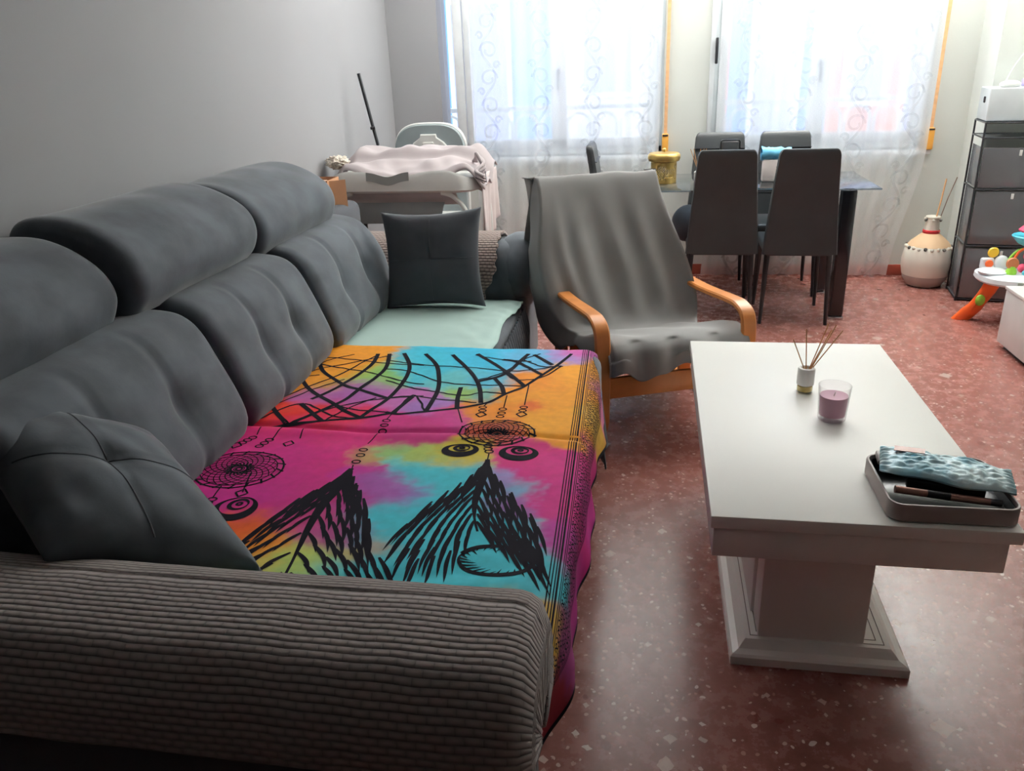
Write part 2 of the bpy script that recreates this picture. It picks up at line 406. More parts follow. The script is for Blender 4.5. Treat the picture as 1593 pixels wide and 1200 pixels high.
# ------------------------------------------------------------------ curtains
def sheer():
    m = bpy.data.materials.new('sheer_voile'); m.use_nodes = True; nt = m.node_tree; nt.nodes.clear(); L = nt.links.new; N = nt.nodes.new
    out = N('ShaderNodeOutputMaterial'); tr = N('ShaderNodeBsdfTransparent'); tl = N('ShaderNodeBsdfTranslucent'); df = N('ShaderNodeBsdfDiffuse')
    tl.inputs[0].default_value = (.93, .94, .95, 1); df.inputs[0].default_value = (.93, .94, .94, 1)
    m1 = N('ShaderNodeMixShader'); m1.inputs[0].default_value = .36; L(tl.outputs[0], m1.inputs[1]); L(df.outputs[0], m1.inputs[2])
    m2 = N('ShaderNodeMixShader'); L(tr.outputs[0], m2.inputs[1]); L(m1.outputs[0], m2.inputs[2])
    tc = N('ShaderNodeTexCoord'); mp = N('ShaderNodeMapping'); mp.inputs['Scale'].default_value = (120, 1, 300); L(tc.outputs['Object'], mp.inputs[0])
    n = N('ShaderNodeTexNoise'); n.inputs['Scale'].default_value = 1; L(mp.outputs[0], n.inputs['Vector'])
    mr = N('ShaderNodeMapRange'); mr.inputs['To Min'].default_value = CURT[0]; mr.inputs['To Max'].default_value = CURT[1]; L(n.outputs['Fac'], mr.inputs['Value'])
    L(mr.outputs[0], m2.inputs[0]); L(m2.outputs[0], out.inputs[0])
    return m
CURT = (.54, .78)
m_sheer = sheer()
def emb():
    m = bpy.data.materials.new('embroidered_thread'); m.use_nodes = True; nt = m.node_tree; nt.nodes.clear(); L = nt.links.new; N = nt.nodes.new
    out = N('ShaderNodeOutputMaterial'); tr = N('ShaderNodeBsdfTransparent'); tl = N('ShaderNodeBsdfDiffuse')
    tl.inputs[0].default_value = (.62, .65, .70, 1)
    m2 = N('ShaderNodeMixShader'); m2.inputs[0].default_value = .26; L(tr.outputs[0], m2.inputs[1]); L(tl.outputs[0], m2.inputs[2]); L(m2.outputs[0], out.inputs[0])
    return m
m_emb = emb()
def ribbon(P, S, pts, w, closed=False, taper=None, step=.012):
    """flat ribbon through 2D points, mapped by S onto a surface; appends to P=(verts, faces)"""
    pp = [Vector((p[0], p[1])) for p in pts]
    q = []
    for a, c in zip(pp, pp[1:]):
        k = max(1, int((c-a).length/step))
        q += [a.lerp(c, i/k) for i in range(k)]
    q.append(pp[-1]); n = len(q)
    if n < 2: return
    base = len(P[0])
    for i, p in enumerate(q):
        t = q[min(i+1, n-1)]-q[max(i-1, 0)]
        if t.length < 1e-9: t = Vector((1, 0))
        t.normalize(); nn = Vector((-t.y, t.x)); s = i/(n-1)
        ww = w*(taper(s) if taper else 1)/2
        P[0].append(S(p.x+nn.x*ww, p.y+nn.y*ww)); P[0].append(S(p.x-nn.x*ww, p.y-nn.y*ww))
        if i: k = base+2*i; P[1].append((k-2, k-1, k+1, k))
def curtain(x0, x1, cols, label, pinch=None, phase=0):
    def S(x, z):
        xx = x; k = 2*PI/.115
        if pinch: xx = pinch(x, z)
        a = .012+.006*math.sin(x*3+phase)
        y = 5.845+a*math.sin(k*x+phase+.5*math.sin(z*1.3+x*4))+.012*math.sin(x*7+phase)
        return Vector((xx, y, z))
    r = empty('curtain', ((x0+x1)/2, 5.845, 0), 0, label, 'curtain', 'sheer curtains in front of the windows')
    nu, nv = int((x1-x0)/.012), 40
    v, f, uv = grid(S, nu, nv, x0, x1, .015, 2.45)
    P = ([], [])
    def S2(x, z): p = S(x, z); p.y -= .003; return p
    for ci, cx in enumerate(cols):
        z = 2.4; s = 1 if ci % 2 else -1
        H = .36
        while z > .1:
            # one scroll: an S stem, a big spiral and a small spiral
            pts = []
            for k in range(41):
                t = k/40; pts.append((cx+s*.055*math.cos(PI*t*2)*(.55+.45*math.cos(PI*t)), z-H*t))
            ribbon(P, S2, [(cx+s*.045*math.sin(2*PI*t/40), z-H*t/40) for t in range(41)], .015, step=.01)
            for (ox, oz, r0, sg) in ((s*-.005, -.10, .062, s), (s*.0, -.28, .062, -s), (-s*.055, -.195, .028, -s), (s*.055, -.365, .028, s)):
                sp = []
                for k in range(40):
                    t = k/39; a = t*2.1*PI; rr = r0*(1-.68*t)
                    sp.append((cx+ox+sg*rr*math.cos(a), z+oz+rr*math.sin(a)))
                ribbon(P, S2, sp, .015, step=.008)
            z -= H
    k = len(v); o = obj('sheer_panel', v+P[0], list(f)+[tuple(i+k for i in q) for q in P[1]], [m_sheer, m_emb], r, fm=[0]*len(f)+[1]*len(P[1]))
    # hem band
    return r
curtain(-1.26, .035, (-1.14, -.78, -.42, -.06), 'sheer white curtain with scroll embroidery over the left window')
def pin2(x, z):
    t = sstep(.9, 0, z); e = sstep(.9, 1.77, x)
    return x-.14*t*e + (-.05*sstep(.5, 0, z)*sstep(1.2, .4, x))
curtain(.41, 1.775, (.60, .96, 1.31, 1.66), 'sheer white curtain with scroll embroidery over the right window', pin2, 1.3)
# ------------------------------------------------------------------ sofa
sofa = empty('sectional_sofa', (-1.2, 2.4, 0), 0, 'long charcoal velvet sofa with raised headrests along the left wall', 'sofa')
MB().box(-1.80, -.60, .88, 4.12, .05, .30, .02).build('base', m_velvet_d, sofa)
MB().box(-1.0, -.215, 1.15, 2.86, .05, .30, .02).build('extended_base', m_velvet_d, sofa)
MB().box(-1.80, -1.52, .90, 4.10, .28, .86, .05, seg=4).build('back_frame', m_velvet_d, sofa)
for (x, y) in ((-1.7, 1.0), (-.35, 1.25), (-.35, 2.7), (-.7, 4.0), (-1.7, 4.0)):
    MB().lathe([(.022, 0), (.022, .055)], (x, y, 0), 12).build('leg', m_dark, sofa)
def seat(y0, y1, x1, z1, name='seat_cushion'):
    MB().box(-1.45, x1, y0+.005, y1-.005, .27, z1, .045, seg=5).build(name, m_velvet, sofa)
seat(1.2, 2.10, -.17, .463); seat(2.10, 2.88, -.17, .463); seat(2.89, 3.66, -.60, .445)
def gathered_side(y0, y1, x, z0, z1):
    def S(u, v):
        return Vector((x+.012+.010*math.sin(u*150+3*v+2*nz(u*6, v*3))*(1-.5*v)+.02*math.sin(PI*v), u, z0+(z1-z0)*v))
    v, f, _ = grid(S, 110, 12, y0, y1, 0, 1); obj('gathered_panel', v, f, m_velvet, sofa)
gathered_side(2.9, 3.64, -.60, .12, .41)

def section_bar(name, prof, y0, y1, m, parent, rnd=.09, bulge=0., seams=(), n=44, dimples=None, puff=None):
    """closed (x,z) outline extruded along y with rounded ends; seams are stitched grooves running over the front"""
    C = catmull([(p[0], p[1], 0) for p in prof]+[(prof[0][0], prof[0][1], 0)], 6)[:-1]
    c = sum(C, Vector())/len(C); K = len(C); rings = []
    ys = []
    for i in range(n+1):
        t = -1+2*i/n; t = math.copysign(1-(1-abs(t))**1.35, t); ys.append(t)
    for t in ys:
        y = (y0+y1)/2+(y1-y0)/2*t
        dd = (1-abs(t))*(y1-y0)/2
        e = math.sqrt(max(0, 1-(1-min(1, dd/rnd))**2)) if dd < rnd else 1
        ring = []
        for k, p in enumerate(C):
            q = c+(p-c)*(.0+1)
            d = (p-c); L = d.length; d = d/L
            sh = rnd*(1-e)*.9
            b = bulge*(1-t*t)
            g = 0
            front = max(0, min(1, (p.x-c.x)/.1+.3))
            for s in seams:
                g -= .011*math.exp(-((t-s)/.028)**2)*front
                if dimples is not None:
                    dz = (p.y-dimples)/.085
                    g -= .030*math.exp(-((t-s)/.13)**2-dz*dz)*front
            g += .010*nz(t*2.2+y0*3, p.y*7, p.x*5)
            q = p+d*(b-sh+g)
            ring.append(Vector((q.x, y, q.y)))
        rings.append(ring)
    mb = MB().loft(rings, cap=True)
    o = mb.build(name, m, parent, auto=False)
    return o
CP = [(-1.24, .43), (-1.195, .52), (-1.225, .64), (-1.275, .76), (-1.33, .835), (-1.40, .865), (-1.50, .865), (-1.58, .80), (-1.58, .60), (-1.50, .44), (-1.36, .41)]
for y0, y1 in ((1.28, 2.08), (2.10, 2.80), (2.83, 3.60)):
    o = section_bar('back_cushion', CP, y0, y1, m_velvet, sofa, .05, .004, (-.34, .34), 64, .64)
    # stitching that runs over each groove
    for s in (-.34, .34):
        yy = (y0+y1)/2+(y1-y0)/2*s
        C = catmull([(-1.205, yy, .50), (-1.225, yy, .60), (-1.262, yy, .70), (-1.318, yy, .815), (-1.39, yy, .857), (-1.47, yy, .862)], 8)
        MB().tube([(p.x-.85*(.009+.029*math.exp(-((p.z-.64)/.085)**2)), p.y, p.z-.004-.25*(.005+.029*math.exp(-((p.z-.64)/.085)**2))) for p in C], .0028, 6).build('stitching', m_velvet_d, o)
HP = [(-1.46, .865), (-1.415, .91), (-1.395, .98), (-1.43, 1.055), (-1.52, 1.115), (-1.63, 1.145), (-1.745, 1.135), (-1.79, 1.07), (-1.78, .96), (-1.70, .87), (-1.56, .85)]
for y0, y1, dx, dz in ((1.12, 1.93, -.035, -.03), (1.95, 2.71, .0, .0), (2.74, 3.50, -.01, -.02)):
    section_bar('headrest', [(x+dx, z+dz) for x, z in HP], y0, y1, m_velvet, sofa, .05, .004, (), 40)
# armrests: outline in (y, z), run along x
def armrest(name, prof, x0, x1, m, parent, rnd, n=40, bump=.003):
    C = catmull([(p[0], p[1], 0) for p in prof]+[(prof[0][0], prof[0][1], 0)], 8)[:-1]
    c = sum(C, Vector())/len(C); K = len(C); rings = []; uv = []
    per = [0]
    for k in range(K): per.append(per[-1]+(C[(k+1) % K]-C[k]).length)
    for i in range(n+1):
        t = i/n; x = x0+(x1-x0)*t
        dd = x1-x; e = math.sqrt(max(0, 1-(1-dd/rnd)**2)) if dd < rnd else 1
        for k, p in enumerate(C):
            d = (p-c).normalized(); q = p-d*rnd*(1-e)*.8 + d*bump*nz(x*6, p.x*8, p.y*8)
            rings.append(Vector((x, q.x, q.y))); uv.append((x, per[k]))
    f = []
    for i in range(n):
        for k in range(K):
            k2 = (k+1) % K; f.append((i*K+k, i*K+k2, (i+1)*K+k2, (i+1)*K+k))
    ci = len(rings); rings.append(Vector((x1, c.x, c.y))); uv.append((x1+.2, 0))
    for k in range(K): f.append((n*K+k, n*K+(k+1) % K, ci))
    return obj(name, rings, f, m, parent, uv=uv)
NA = [(1.19, .12), (1.195, .35), (1.20, .50), (1.18, .585), (1.12, .615), (1.04, .622), (.955, .607), (.905, .565), (.885, .48), (.88, .3), (.88, .08), (1.03, .05)]
a1 = armrest('armrest', NA, -1.80, -.19, m_velvet_d, sofa, .05, 60)  # darker velvet on this arm stands in for shade on its near face
FA = [(3.665, .10), (3.66, .35), (3.64, .50), (3.655, .60), (3.72, .675), (3.83, .70), (3.95, .685), (4.04, .62), (4.07, .52), (4.06, .3), (4.05, .08), (3.85, .05)]
a2 = armrest('armrest', FA, -1.80, -.62, m_velvet, sofa, .06, 40)
def scl(P, k, c): return [(c[0]+(p[0]-c[0])*k, c[1]+(p[1]-c[1])*k) for p in P]
# knitted cover over the far armrest (an open shell that follows its top)
def near_cover():
    pr = [(1.226, .47), (1.227, .51), (1.224, .56), (1.198, .628), (1.13, .662), (1.04, .669), (.95, .652), (.90, .608), (.878, .56), (.871, .515)]
    C = catmull([(p[0], p[1], 0) for p in pr], 8); c = Vector((1.04, .45, 0)); v = []; uv = []; f = []; n = 110; K = len(C)
    for i in range(n+1):
        x = -1.78+1.612*i/n; per = 0; dd = -.168-x
        e = math.sqrt(max(0, 1-(1-dd/.05)**2)) if dd < .05 else 1
        for k, p in enumerate(C):
            if k: per += (C[k]-C[k-1]).length
            q = p-(p-c).normalized()*.045*(1-e)
            v.append(Vector((x, q.x-.012*(q.x > 1.1), q.y-.030+.0025*nz(x*9, per*9)))); uv.append((x, per))
    # end flap that folds down over the front of the arm
    for i in range(1, 7):
        for k, p in enumerate(C):
            q = p-(p-c).normalized()*(.045+.020*i); z = q.y-.03
            v.append(Vector((-.1665+.002*math.sin(k*1.3), q.x, z))); uv.append((-.14+.02*i, k*.0125))
    n += 6
    for i in range(n):
        for k in range(K-1): f.append((i*K+k, i*K+k+1, (i+1)*K+k+1, (i+1)*K+k))
    o = obj('armrest_cover', v, f, m_knit, sofa, uv=uv, label='taupe knitted cover on near armrest')
    sm = o.modifiers.new('solid', 'SOLIDIFY'); sm.thickness = .010; sm.offset = 1
near_cover()
def arm_cover():
    pr = [(3.64, .44), (3.625, .52), (3.645, .61), (3.715, .69), (3.83, .717), (3.955, .70), (4.055, .63), (4.085, .53), (4.08, .40)]
    C = catmull([(p[0], p[1], 0) for p in pr], 8); v = []; uv = []; f = []; per = 0; n = 60
    for i in range(n+1):
        x = -1.62+(.90)*i/n; per = 0
        for k, p in enumerate(C):
            if k: per += (C[k]-C[k-1]).length
            edge = .006*math.sin(p.y*90+p.x*60)*(1 if i > n-2 else 0)
            v.append(Vector((x+edge-.06*(1-sstep(.45, .6, p.y))*sstep(.8, 1, i/n), p.x+.004*nz(x*9, per*9), p.y+.004*math.sin(per*370)*0))); uv.append((x, per))
    K = len(C)
    for i in range(n):
        for k in range(K-1): f.append((i*K+k, i*K+k+1, (i+1)*K+k+1, (i+1)*K+k))
    o = obj('armrest_cover', v, f, m_knit2, sofa, uv=uv, label='brown ribbed knit cover on far armrest')
    sm = o.modifiers.new('solid', 'SOLIDIFY'); sm.thickness = .012; sm.offset = 1
arm_cover()
# rolled front of the far armrest
def arm_roll():
    rings = []
    for i, (x, k) in enumerate(((-.70, .96), (-.66, 1.06), (-.62, 1.08), (-.585, 1.0), (-.565, .85), (-.56, .6), (-.558, .25))):
        ring = []
        for j in range(28):
            a = 2*PI*j/28
            ring.append(Vector((x+.004*math.sin(a*9)*(k > .9), 3.86+.205*k*math.cos(a), .545+.165*k*math.sin(a)*(1 if math.sin(a) > 0 else 1.05)+.006*math.sin(a*5))))
        rings.append(ring)
    MB().loft(rings).build('arm_roll', m_velvet, sofa)
    MB().box(-.72, -.585, 3.67, 4.06, .06, .45, .02, seg=3).build('arm_front', m_velvet, sofa)
arm_roll()
# ruffled grey skirt corner hanging below the throw at the far end
def skirt():
    def S(u, v):
        return Vector((-.185+.03*v+.012*math.sin(u*60)*v, u, .42-.36*v+.05*v*math.sin((u-2.8)*9)))
    v, f, _ = grid(S, 30, 14, 2.74, 2.90, 0, 1); o = obj('corner_skirt', v, f, m_velvet, sofa)
    o.modifiers.new('s', 'SOLIDIFY').thickness = .006
skirt()
# mint fitted cover on the far seat
def mint():
    def S(u, v):
        x = -1.40+(.80)*u; y = 2.86+.79*v
        edge = sstep(.93, 1.0, u)
        z = .452+.006*nz(x*5, y*5)+.004*nz(x*18, y*14)*sstep(.5, 1, u)+.004-.010*edge**2
        z += -.012*math.exp(-((y-3.64)/.03)**2)
        if u > .85: z += .004*math.sin((x*.7+y)*70)*sstep(.85, 1, u)*sstep(.4, .9, v)
        x += .012*math.sin(v*9)*edge - .02*(1-v)*edge
        return Vector((x, y, z))
    v, f, _ = grid(S, 60, 60)
    o = obj('seat_cover', v, f, m_mint)
    o.modifiers.new('s', 'SOLIDIFY').thickness = .004
    tag(o, 'pale mint cotton cover spread over the far seat of the sofa', 'cover')
mint()
# ------------------------------------------------------------------ scatter cushions
def scatter(name, c, ex, ey, w, h, t, m, label, skew=False, k=.10):
    """square cushion; ex, ey are its edge directions"""
    ex = Vector(ex).normalized(); ey = Vector(ey); ey = ey.normalized() if skew else (ey-ex*ey.dot(ex)).normalized(); en = ex.cross(ey).normalized(); c = Vector(c)
    root = empty(name, c, 0, label, 'cushion', 'charcoal scatter cushions')
    def S(u, v, sg):
        x = u*w/2*(1-k*(1-v*v)*u*u); y = v*h/2*(1-k*(1-u*u)*v*v)
        a = max(0, (1-u*u)*(1-v*v)); z = t/2*a**.42*sg
        z *= 1-.05*math.exp(-(u/.03)**2)-.05*math.exp(-(v/.03)**2)-.16*math.exp(-(u*u+v*v)/.04)
        z += .012*nz(u*3+c.x*9, v*3, sg)*a**.3*(.4+abs(u*v))
        return c+ex*x+ey*y+en*z
    n = 44; v = []; f = []
    for sg in (1, -1):
        vv, ff, _ = grid(lambda a, b: S(math.copysign(abs(a)**.8, a), math.copysign(abs(b)**.8, b), sg), n, n, -1, 1, -1, 1)
        o = len(v); v += vv; f += [tuple(i+o for i in (q if sg > 0 else q[::-1])) for q in ff]
    ob = obj('cover', v, f, m, root)
    bm = bmesh.new(); bm.from_mesh(ob.data); bmesh.ops.remove_doubles(bm, verts=bm.verts, dist=.0015); bmesh.ops.recalc_face_normals(bm, faces=bm.faces); bm.to_mesh(ob.data); bm.free()
    for line in ([(a/20, 0) for a in range(-18, 19)], [(0, a/20) for a in range(-18, 19)]):
        MB().tube([S(a, b, 1)+en*.0005 for a, b in line], .0018, 6).build('seam', m_velvet_d, root)
    return root
scatter('scatter_cushion', (-.985, 3.51, .672), (1, .06, .035), (.02, .26, 1), .47, .45, .15, m_velvet_d, 'dark charcoal cushion leaning on the knitted far armrest')
scatter('scatter_cushion', (-1.165, 1.36, .668), (.31, .19, -.13), (-.38, .26, .17), .41, .52, .2, m_velvet, 'grey velvet cushion lying in the near corner of the sofa', skew=True, k=.06)
# ink drawing of the throw in metres on the seat (x across, y along the sofa)
INK_T= [[(-1.261,2.583),(-1.21,2.482),(-1.128,2.382),(-1.028,2.299),(-0.951,2.229),(-0.886,2.185)],[(-1.242,2.707),(-1.178,2.589),(-1.103,2.511),(-1.032,2.446),(-0.967,2.413),(-0.859,2.357)],[(-1.287,2.36),(-1.223,2.257),(-1.158,2.178),(-1.113,2.134)],[(-1.028,2.78),(-1.014,2.677),(-1.024,2.599),(-1.042,2.515),(-1.066,2.415),(-1.11,2.319)],[(-0.983,2.783),(-0.952,2.648),(-0.957,2.542),(-0.977,2.422),(-0.995,2.328),(-1.04,2.238),(-1.099,2.143)],[(-0.927,2.791),(-0.872,2.675),(-0.849,2.57),(-0.844,2.451),(-0.853,2.34),(-0.874,2.252),(-0.893,2.185)],[(-0.842,2.792),(-0.772,2.682),(-0.729,2.558),(-0.703,2.443),(-0.696,2.334),(-0.697,2.258)],[(-0.734,2.787),(-0.658,2.668),(-0.594,2.548),(-0.559,2.454),(-0.532,2.339)],[(-0.64,2.805),(-0.554,2.697),(-0.475,2.597),(-0.411,2.493)],[(-0.601,2.291),(-0.618,2.376),(-0.628,2.467)],[(-0.529,2.562),(-0.49,2.487),(-0.469,2.415)],[(-0.531,2.743),(-0.464,2.714),(-0.364,2.605)],[(-0.423,2.807),(-0.339,2.701)],[(-1.131,2.282),(-1.008,2.159)],[(-0.773,2.373),(-0.798,2.233)],[(-1.261,2.17),(-1.224,2.109),(-1.123,2.133),(-1.008,2.159),(-0.893,2.185),(-0.798,2.233)],[(-0.822,2.236),(-0.779,2.23),(-0.697,2.258),(-0.601,2.291),(-0.509,2.346),(-0.466,2.415),(-0.411,2.493),(-0.364,2.605),(-0.317,2.713),(-0.282,2.827)],[(-0.444,2.817),(-0.47,2.703),(-0.505,2.594),(-0.58,2.519)]]
INK_N= [[(-1.265,2.236),(-1.185,2.406),(-1.103,2.552),(-1.029,2.756)],[(-1.259,2.4),(-1.213,2.586),(-1.099,2.671),(-0.967,2.772)],[(-1.249,2.672),(-1.131,2.624),(-1.005,2.59),(-0.828,2.501),(-0.763,2.486)],[(-1.247,2.73),(-1.095,2.705),(-0.962,2.68),(-0.813,2.668)],[(-1.217,2.275),(-1.14,2.409),(-1.064,2.513)],[(-1.225,2.14),(-1.131,2.282),(-0.98,2.193),(-0.893,2.185)],[(-1.113,2.134),(-1.033,2.238),(-0.932,2.316),(-0.837,2.359),(-0.735,2.385)],[(-1.001,2.159),(-0.956,2.262),(-0.894,2.354)],[(-1.028,2.299),(-0.929,2.247),(-0.798,2.233)],[(-0.976,2.713),(-0.87,2.686),(-0.751,2.661),(-0.64,2.658),(-0.512,2.635),(-0.409,2.653),(-0.308,2.696)],[(-0.948,2.626),(-0.864,2.611),(-0.722,2.518),(-0.603,2.488),(-0.516,2.495),(-0.411,2.493)],[(-0.912,2.514),(-0.802,2.454),(-0.705,2.424),(-0.597,2.396),(-0.532,2.428),(-0.466,2.415)],[(-0.861,2.357),(-0.774,2.382),(-0.689,2.361),(-0.645,2.356),(-0.549,2.338)],[(-0.791,2.225),(-0.777,2.391),(-0.697,2.258)],[(-0.59,2.528),(-0.509,2.615),(-0.453,2.748),(-0.4,2.82)],[(-0.512,2.635),(-0.454,2.558),(-0.368,2.574),(-0.307,2.692)],[(-0.453,2.748),(-0.375,2.687),(-0.3,2.693)],[(-1.261,2.583),(-1.192,2.699),(-1.115,2.762)],[(-1.256,2.326),(-1.226,2.501),(-1.173,2.547)],[(-0.645,2.792),(-0.531,2.743),(-0.42,2.732)]]
INK_ST= [[(-0.398,2.504),(-0.387,2.334)],[(-0.457,2.407),(-0.451,2.311)],[(-0.512,2.341),(-0.517,2.315)],[(-0.598,2.291),(-0.559,2.182)],[(-1.179,2.089),(-1.168,2.038)],[(-1.049,2.124),(-1.025,2.029)],[(-1.113,2.095),(-1.109,2.014)],[(-0.798,2.233),(-0.803,2.184)],[(-0.793,2.101),(-0.806,2.013)],[(-0.803,1.881),(-0.796,1.845)],[(-0.435,1.98),(-0.432,1.942)],[(-1.073,1.805),(-1.046,1.703)],[(-1.12,1.73),(-1.111,1.664)],[(-1.177,1.713),(-1.185,1.673)]]
INK_RG= [(-0.387,2.317),(-0.387,2.292),(-0.452,2.298),(-0.451,2.27),(-0.451,2.244),(-0.519,2.306),(-0.515,2.281),(-0.447,2.029),(-0.443,2.009),(-0.437,1.993),(-1.173,2.02),(-1.182,2.004),(-1.189,1.985),(-1.116,2.013),(-1.122,1.991),(-1.128,1.97),(-0.801,2.177),(-0.798,2.146),(-0.795,2.116),(-0.805,1.972),(-0.802,1.939),(-0.801,1.9),(-1.108,1.659),(-1.111,1.642)]
INK_DM= [(-0.386,2.263),(-0.514,2.252),(-1.047,1.995),(-1.2,1.966),(-1.047,1.7)]
# ------------------------------------------------------------------ tie-dyed throw
TU, TR, TZ = -.205, .05, .472
def throw_S(u, v, lift=0.):
    z = TZ+lift+.004*nz(u*6, v*6)+.0015*nz(u*20, v*14)
    crease = math.exp(-((v-2.115-.03*nz(u*3, 0))/.016)**2); z -= .012*crease
    z += .006*math.exp(-((v-2.075)/.03)**2)
    if v < 1.6: z += .005*math.sin((v*.8-u*.25)*75)*sstep(1.55, 1.3, v)*sstep(-.75, -.45, u)*sstep(-.2, -.35, u)
    if v > 2.86: z -= (v-2.86)**2*6
    zz = z-TZ-lift
    eu = TU+.035*sstep(2.5, 2.95, v)*-1
    if u <= eu: return Vector((u, v, z))
    a = (u-eu)/TR
    sw = .010*math.sin(v*11)+.006*math.sin(v*29+1)
    if a <= PI/2:
        return Vector((eu+(TR+lift)*math.sin(a), v, TZ-TR+(TR+lift)*math.cos(a)+zz*(1-a/PI*2)))
    d = u-eu-TR*PI/2; k = min(1, d/.12)
    dn = sstep(1.38, 1.16, v)
    return Vector((eu+TR+lift+(sw+.012)*k-.05*dn*k, v, TZ-TR-d*(1+.12*dn)))
DYE = [(-1.27,2.46,(235,150,50),.12),(-1.11,2.64,(238,158,60),.13),(-.964,2.56,(140,190,100),.11),(-1.1,2.44,(200,150,70),.07),(-.985,2.40,(165,95,165),.11),(-1.13,2.36,(175,95,160),.08),
(-1.185,2.19,(226,72,52),.12),(-.965,2.21,(214,52,84),.11),(-1.18,2.04,(212,34,122),.15),(-1.25,1.89,(206,30,128),.14),(-.86,1.93,(214,40,130),.10),(-1.05,1.85,(205,36,132),.16),(-1.02,1.68,(196,42,138),.12),
(-.90,2.06,(214,40,120),.10),(-.69,2.12,(190,44,120),.09),(-.62,2.2,(196,70,140),.07),(-.78,2.18,(200,60,130),.08),(-.80,2.35,(190,110,175),.08),(-.72,2.30,(165,120,190),.06),
(-.79,2.66,(80,195,220),.12),(-.62,2.74,(78,190,225),.12),(-.66,2.56,(110,195,200),.09),(-.56,2.54,(95,185,215),.08),(-.45,2.76,(110,185,225),.10),(-.33,2.81,(170,140,200),.07),(-.28,2.84,(205,100,170),.05),
(-.60,2.42,(150,190,110),.06),(-.53,2.40,(120,170,160),.05),(-.30,2.39,(240,160,50),.13),(-.38,2.52,(240,150,62),.10),(-.24,2.6,(242,165,60),.10),(-.5,2.28,(238,150,70),.08),(-.36,2.33,(226,90,60),.045),(-.26,2.2,(240,165,50),.10),(-.45,2.13,(225,110,90),.07),(-.24,2.1,(242,165,60),.06),
(-.26,1.92,(208,40,130),.12),(-.20,1.74,(206,42,132),.10),(-.32,1.98,(212,70,130),.07),(-.18,1.6,(180,60,150),.06),(-.30,1.8,(120,180,215),.05),(-.38,1.84,(150,150,205),.05),(-.12,1.85,(190,50,140),.08),
(-.518,1.96,(205,185,70),.07),(-.62,1.95,(170,190,100),.06),(-.72,1.97,(150,195,120),.06),(-.80,1.93,(185,180,95),.05),(-.62,1.86,(85,200,215),.07),(-.52,1.82,(85,200,215),.10),(-.70,1.93,(110,205,215),.04),
(-.67,1.76,(165,85,165),.085),(-.60,1.74,(150,100,180),.06),(-.75,1.70,(190,70,150),.05),(-.78,1.85,(190,60,150),.05),(-.56,1.62,(85,200,215),.12),(-.42,1.58,(80,200,218),.14),(-.40,1.42,(84,198,214),.16),(-.55,1.42,(86,198,212),.12),(-.64,1.53,(120,150,180),.05),(-.60,1.49,(205,150,100),.04),(-.66,1.46,(200,170,90),.04),
(-.33,1.70,(160,90,170),.05),(-.984,1.54,(232,110,60),.08),(-.874,1.46,(235,150,70),.08),(-.76,1.42,(190,210,110),.08),(-.70,1.36,(110,200,190),.08),(-.90,1.36,(225,215,120),.08),(-.74,1.55,(180,80,140),.07),(-.84,1.62,(196,70,130),.08),(-.88,1.73,(200,50,130),.08),
(-.30,1.30,(225,190,110),.06),(-.25,1.25,(222,180,90),.06),(-.5,1.27,(120,195,190),.08),(-.2,1.42,(90,190,205),.06),(-.17,1.3,(190,150,60),.06),(-.10,1.34,(150,60,120),.06),(-.10,1.55,(170,50,130),.08),(-.05,1.2,(150,50,60),.06),(-.15,2.3,(225,180,90),.08),(-.12,2.55,(205,120,160),.08),(-.08,2.1,(200,60,130),.08)]
def dye(u, v):
    w1 = .045*nz(u*9, v*9, 3)+.028*nz(u*30, v*36, 5)+.014*nz(u*70, v*90, 2); w2 = .035*nz(u*9, v*9, 9)+.022*nz(u*26, v*38, 7)+.012*nz(u*60, v*90, 8)
    a = u+w1; b = v+w2; tot = 0; c = [0, 0, 0]
    for (x, y, rgb, r) in DYE:
        d2 = ((a-x)**2+(b-y)**2)/(r*r*.5)
        if d2 > 14: continue
        w = math.exp(-d2)*(1+1e-6); tot += w
        for i in range(3): c[i] += w*DYL[rgb][i]
    if tot < 1e-6: return lin(120, 150, 190)
    return (c[0]/tot, c[1]/tot, c[2]/tot, 1)
DYL = {d[2]: lin(*d[2]) for d in DYE}
def dye_mat():
    m = bpy.data.materials.new('tie_dye_cotton'); m.use_nodes = True; nt = m.node_tree; b = nt.nodes['Principled BSDF']; L = nt.links.new; N = nt.nodes.new
    at = N('ShaderNodeAttribute'); at.attribute_name = 'dye'
    n = N('ShaderNodeTexNoise'); n.inputs['Scale'].default_value = 34; n.inputs['Detail'].default_value = 5
    tc = N('ShaderNodeTexCoord'); L(tc.outputs['Object'], n.inputs['Vector'])
    hs = N('ShaderNodeHueSaturation'); hs.inputs['Saturation'].default_value = 1.08; mr = N('ShaderNodeMapRange'); mr.inputs['To Min'].default_value = .66; mr.inputs['To Max'].default_value = 1.04
    L(n.outputs['Fac'], mr.inputs['Value']); L(mr.outputs[0], hs.inputs['Value']); L(at.outputs['Color'], hs.inputs['Color']); L(hs.outputs[0], b.inputs['Base Color'])
    b.inputs['Roughness'].default_value = .8
    return m
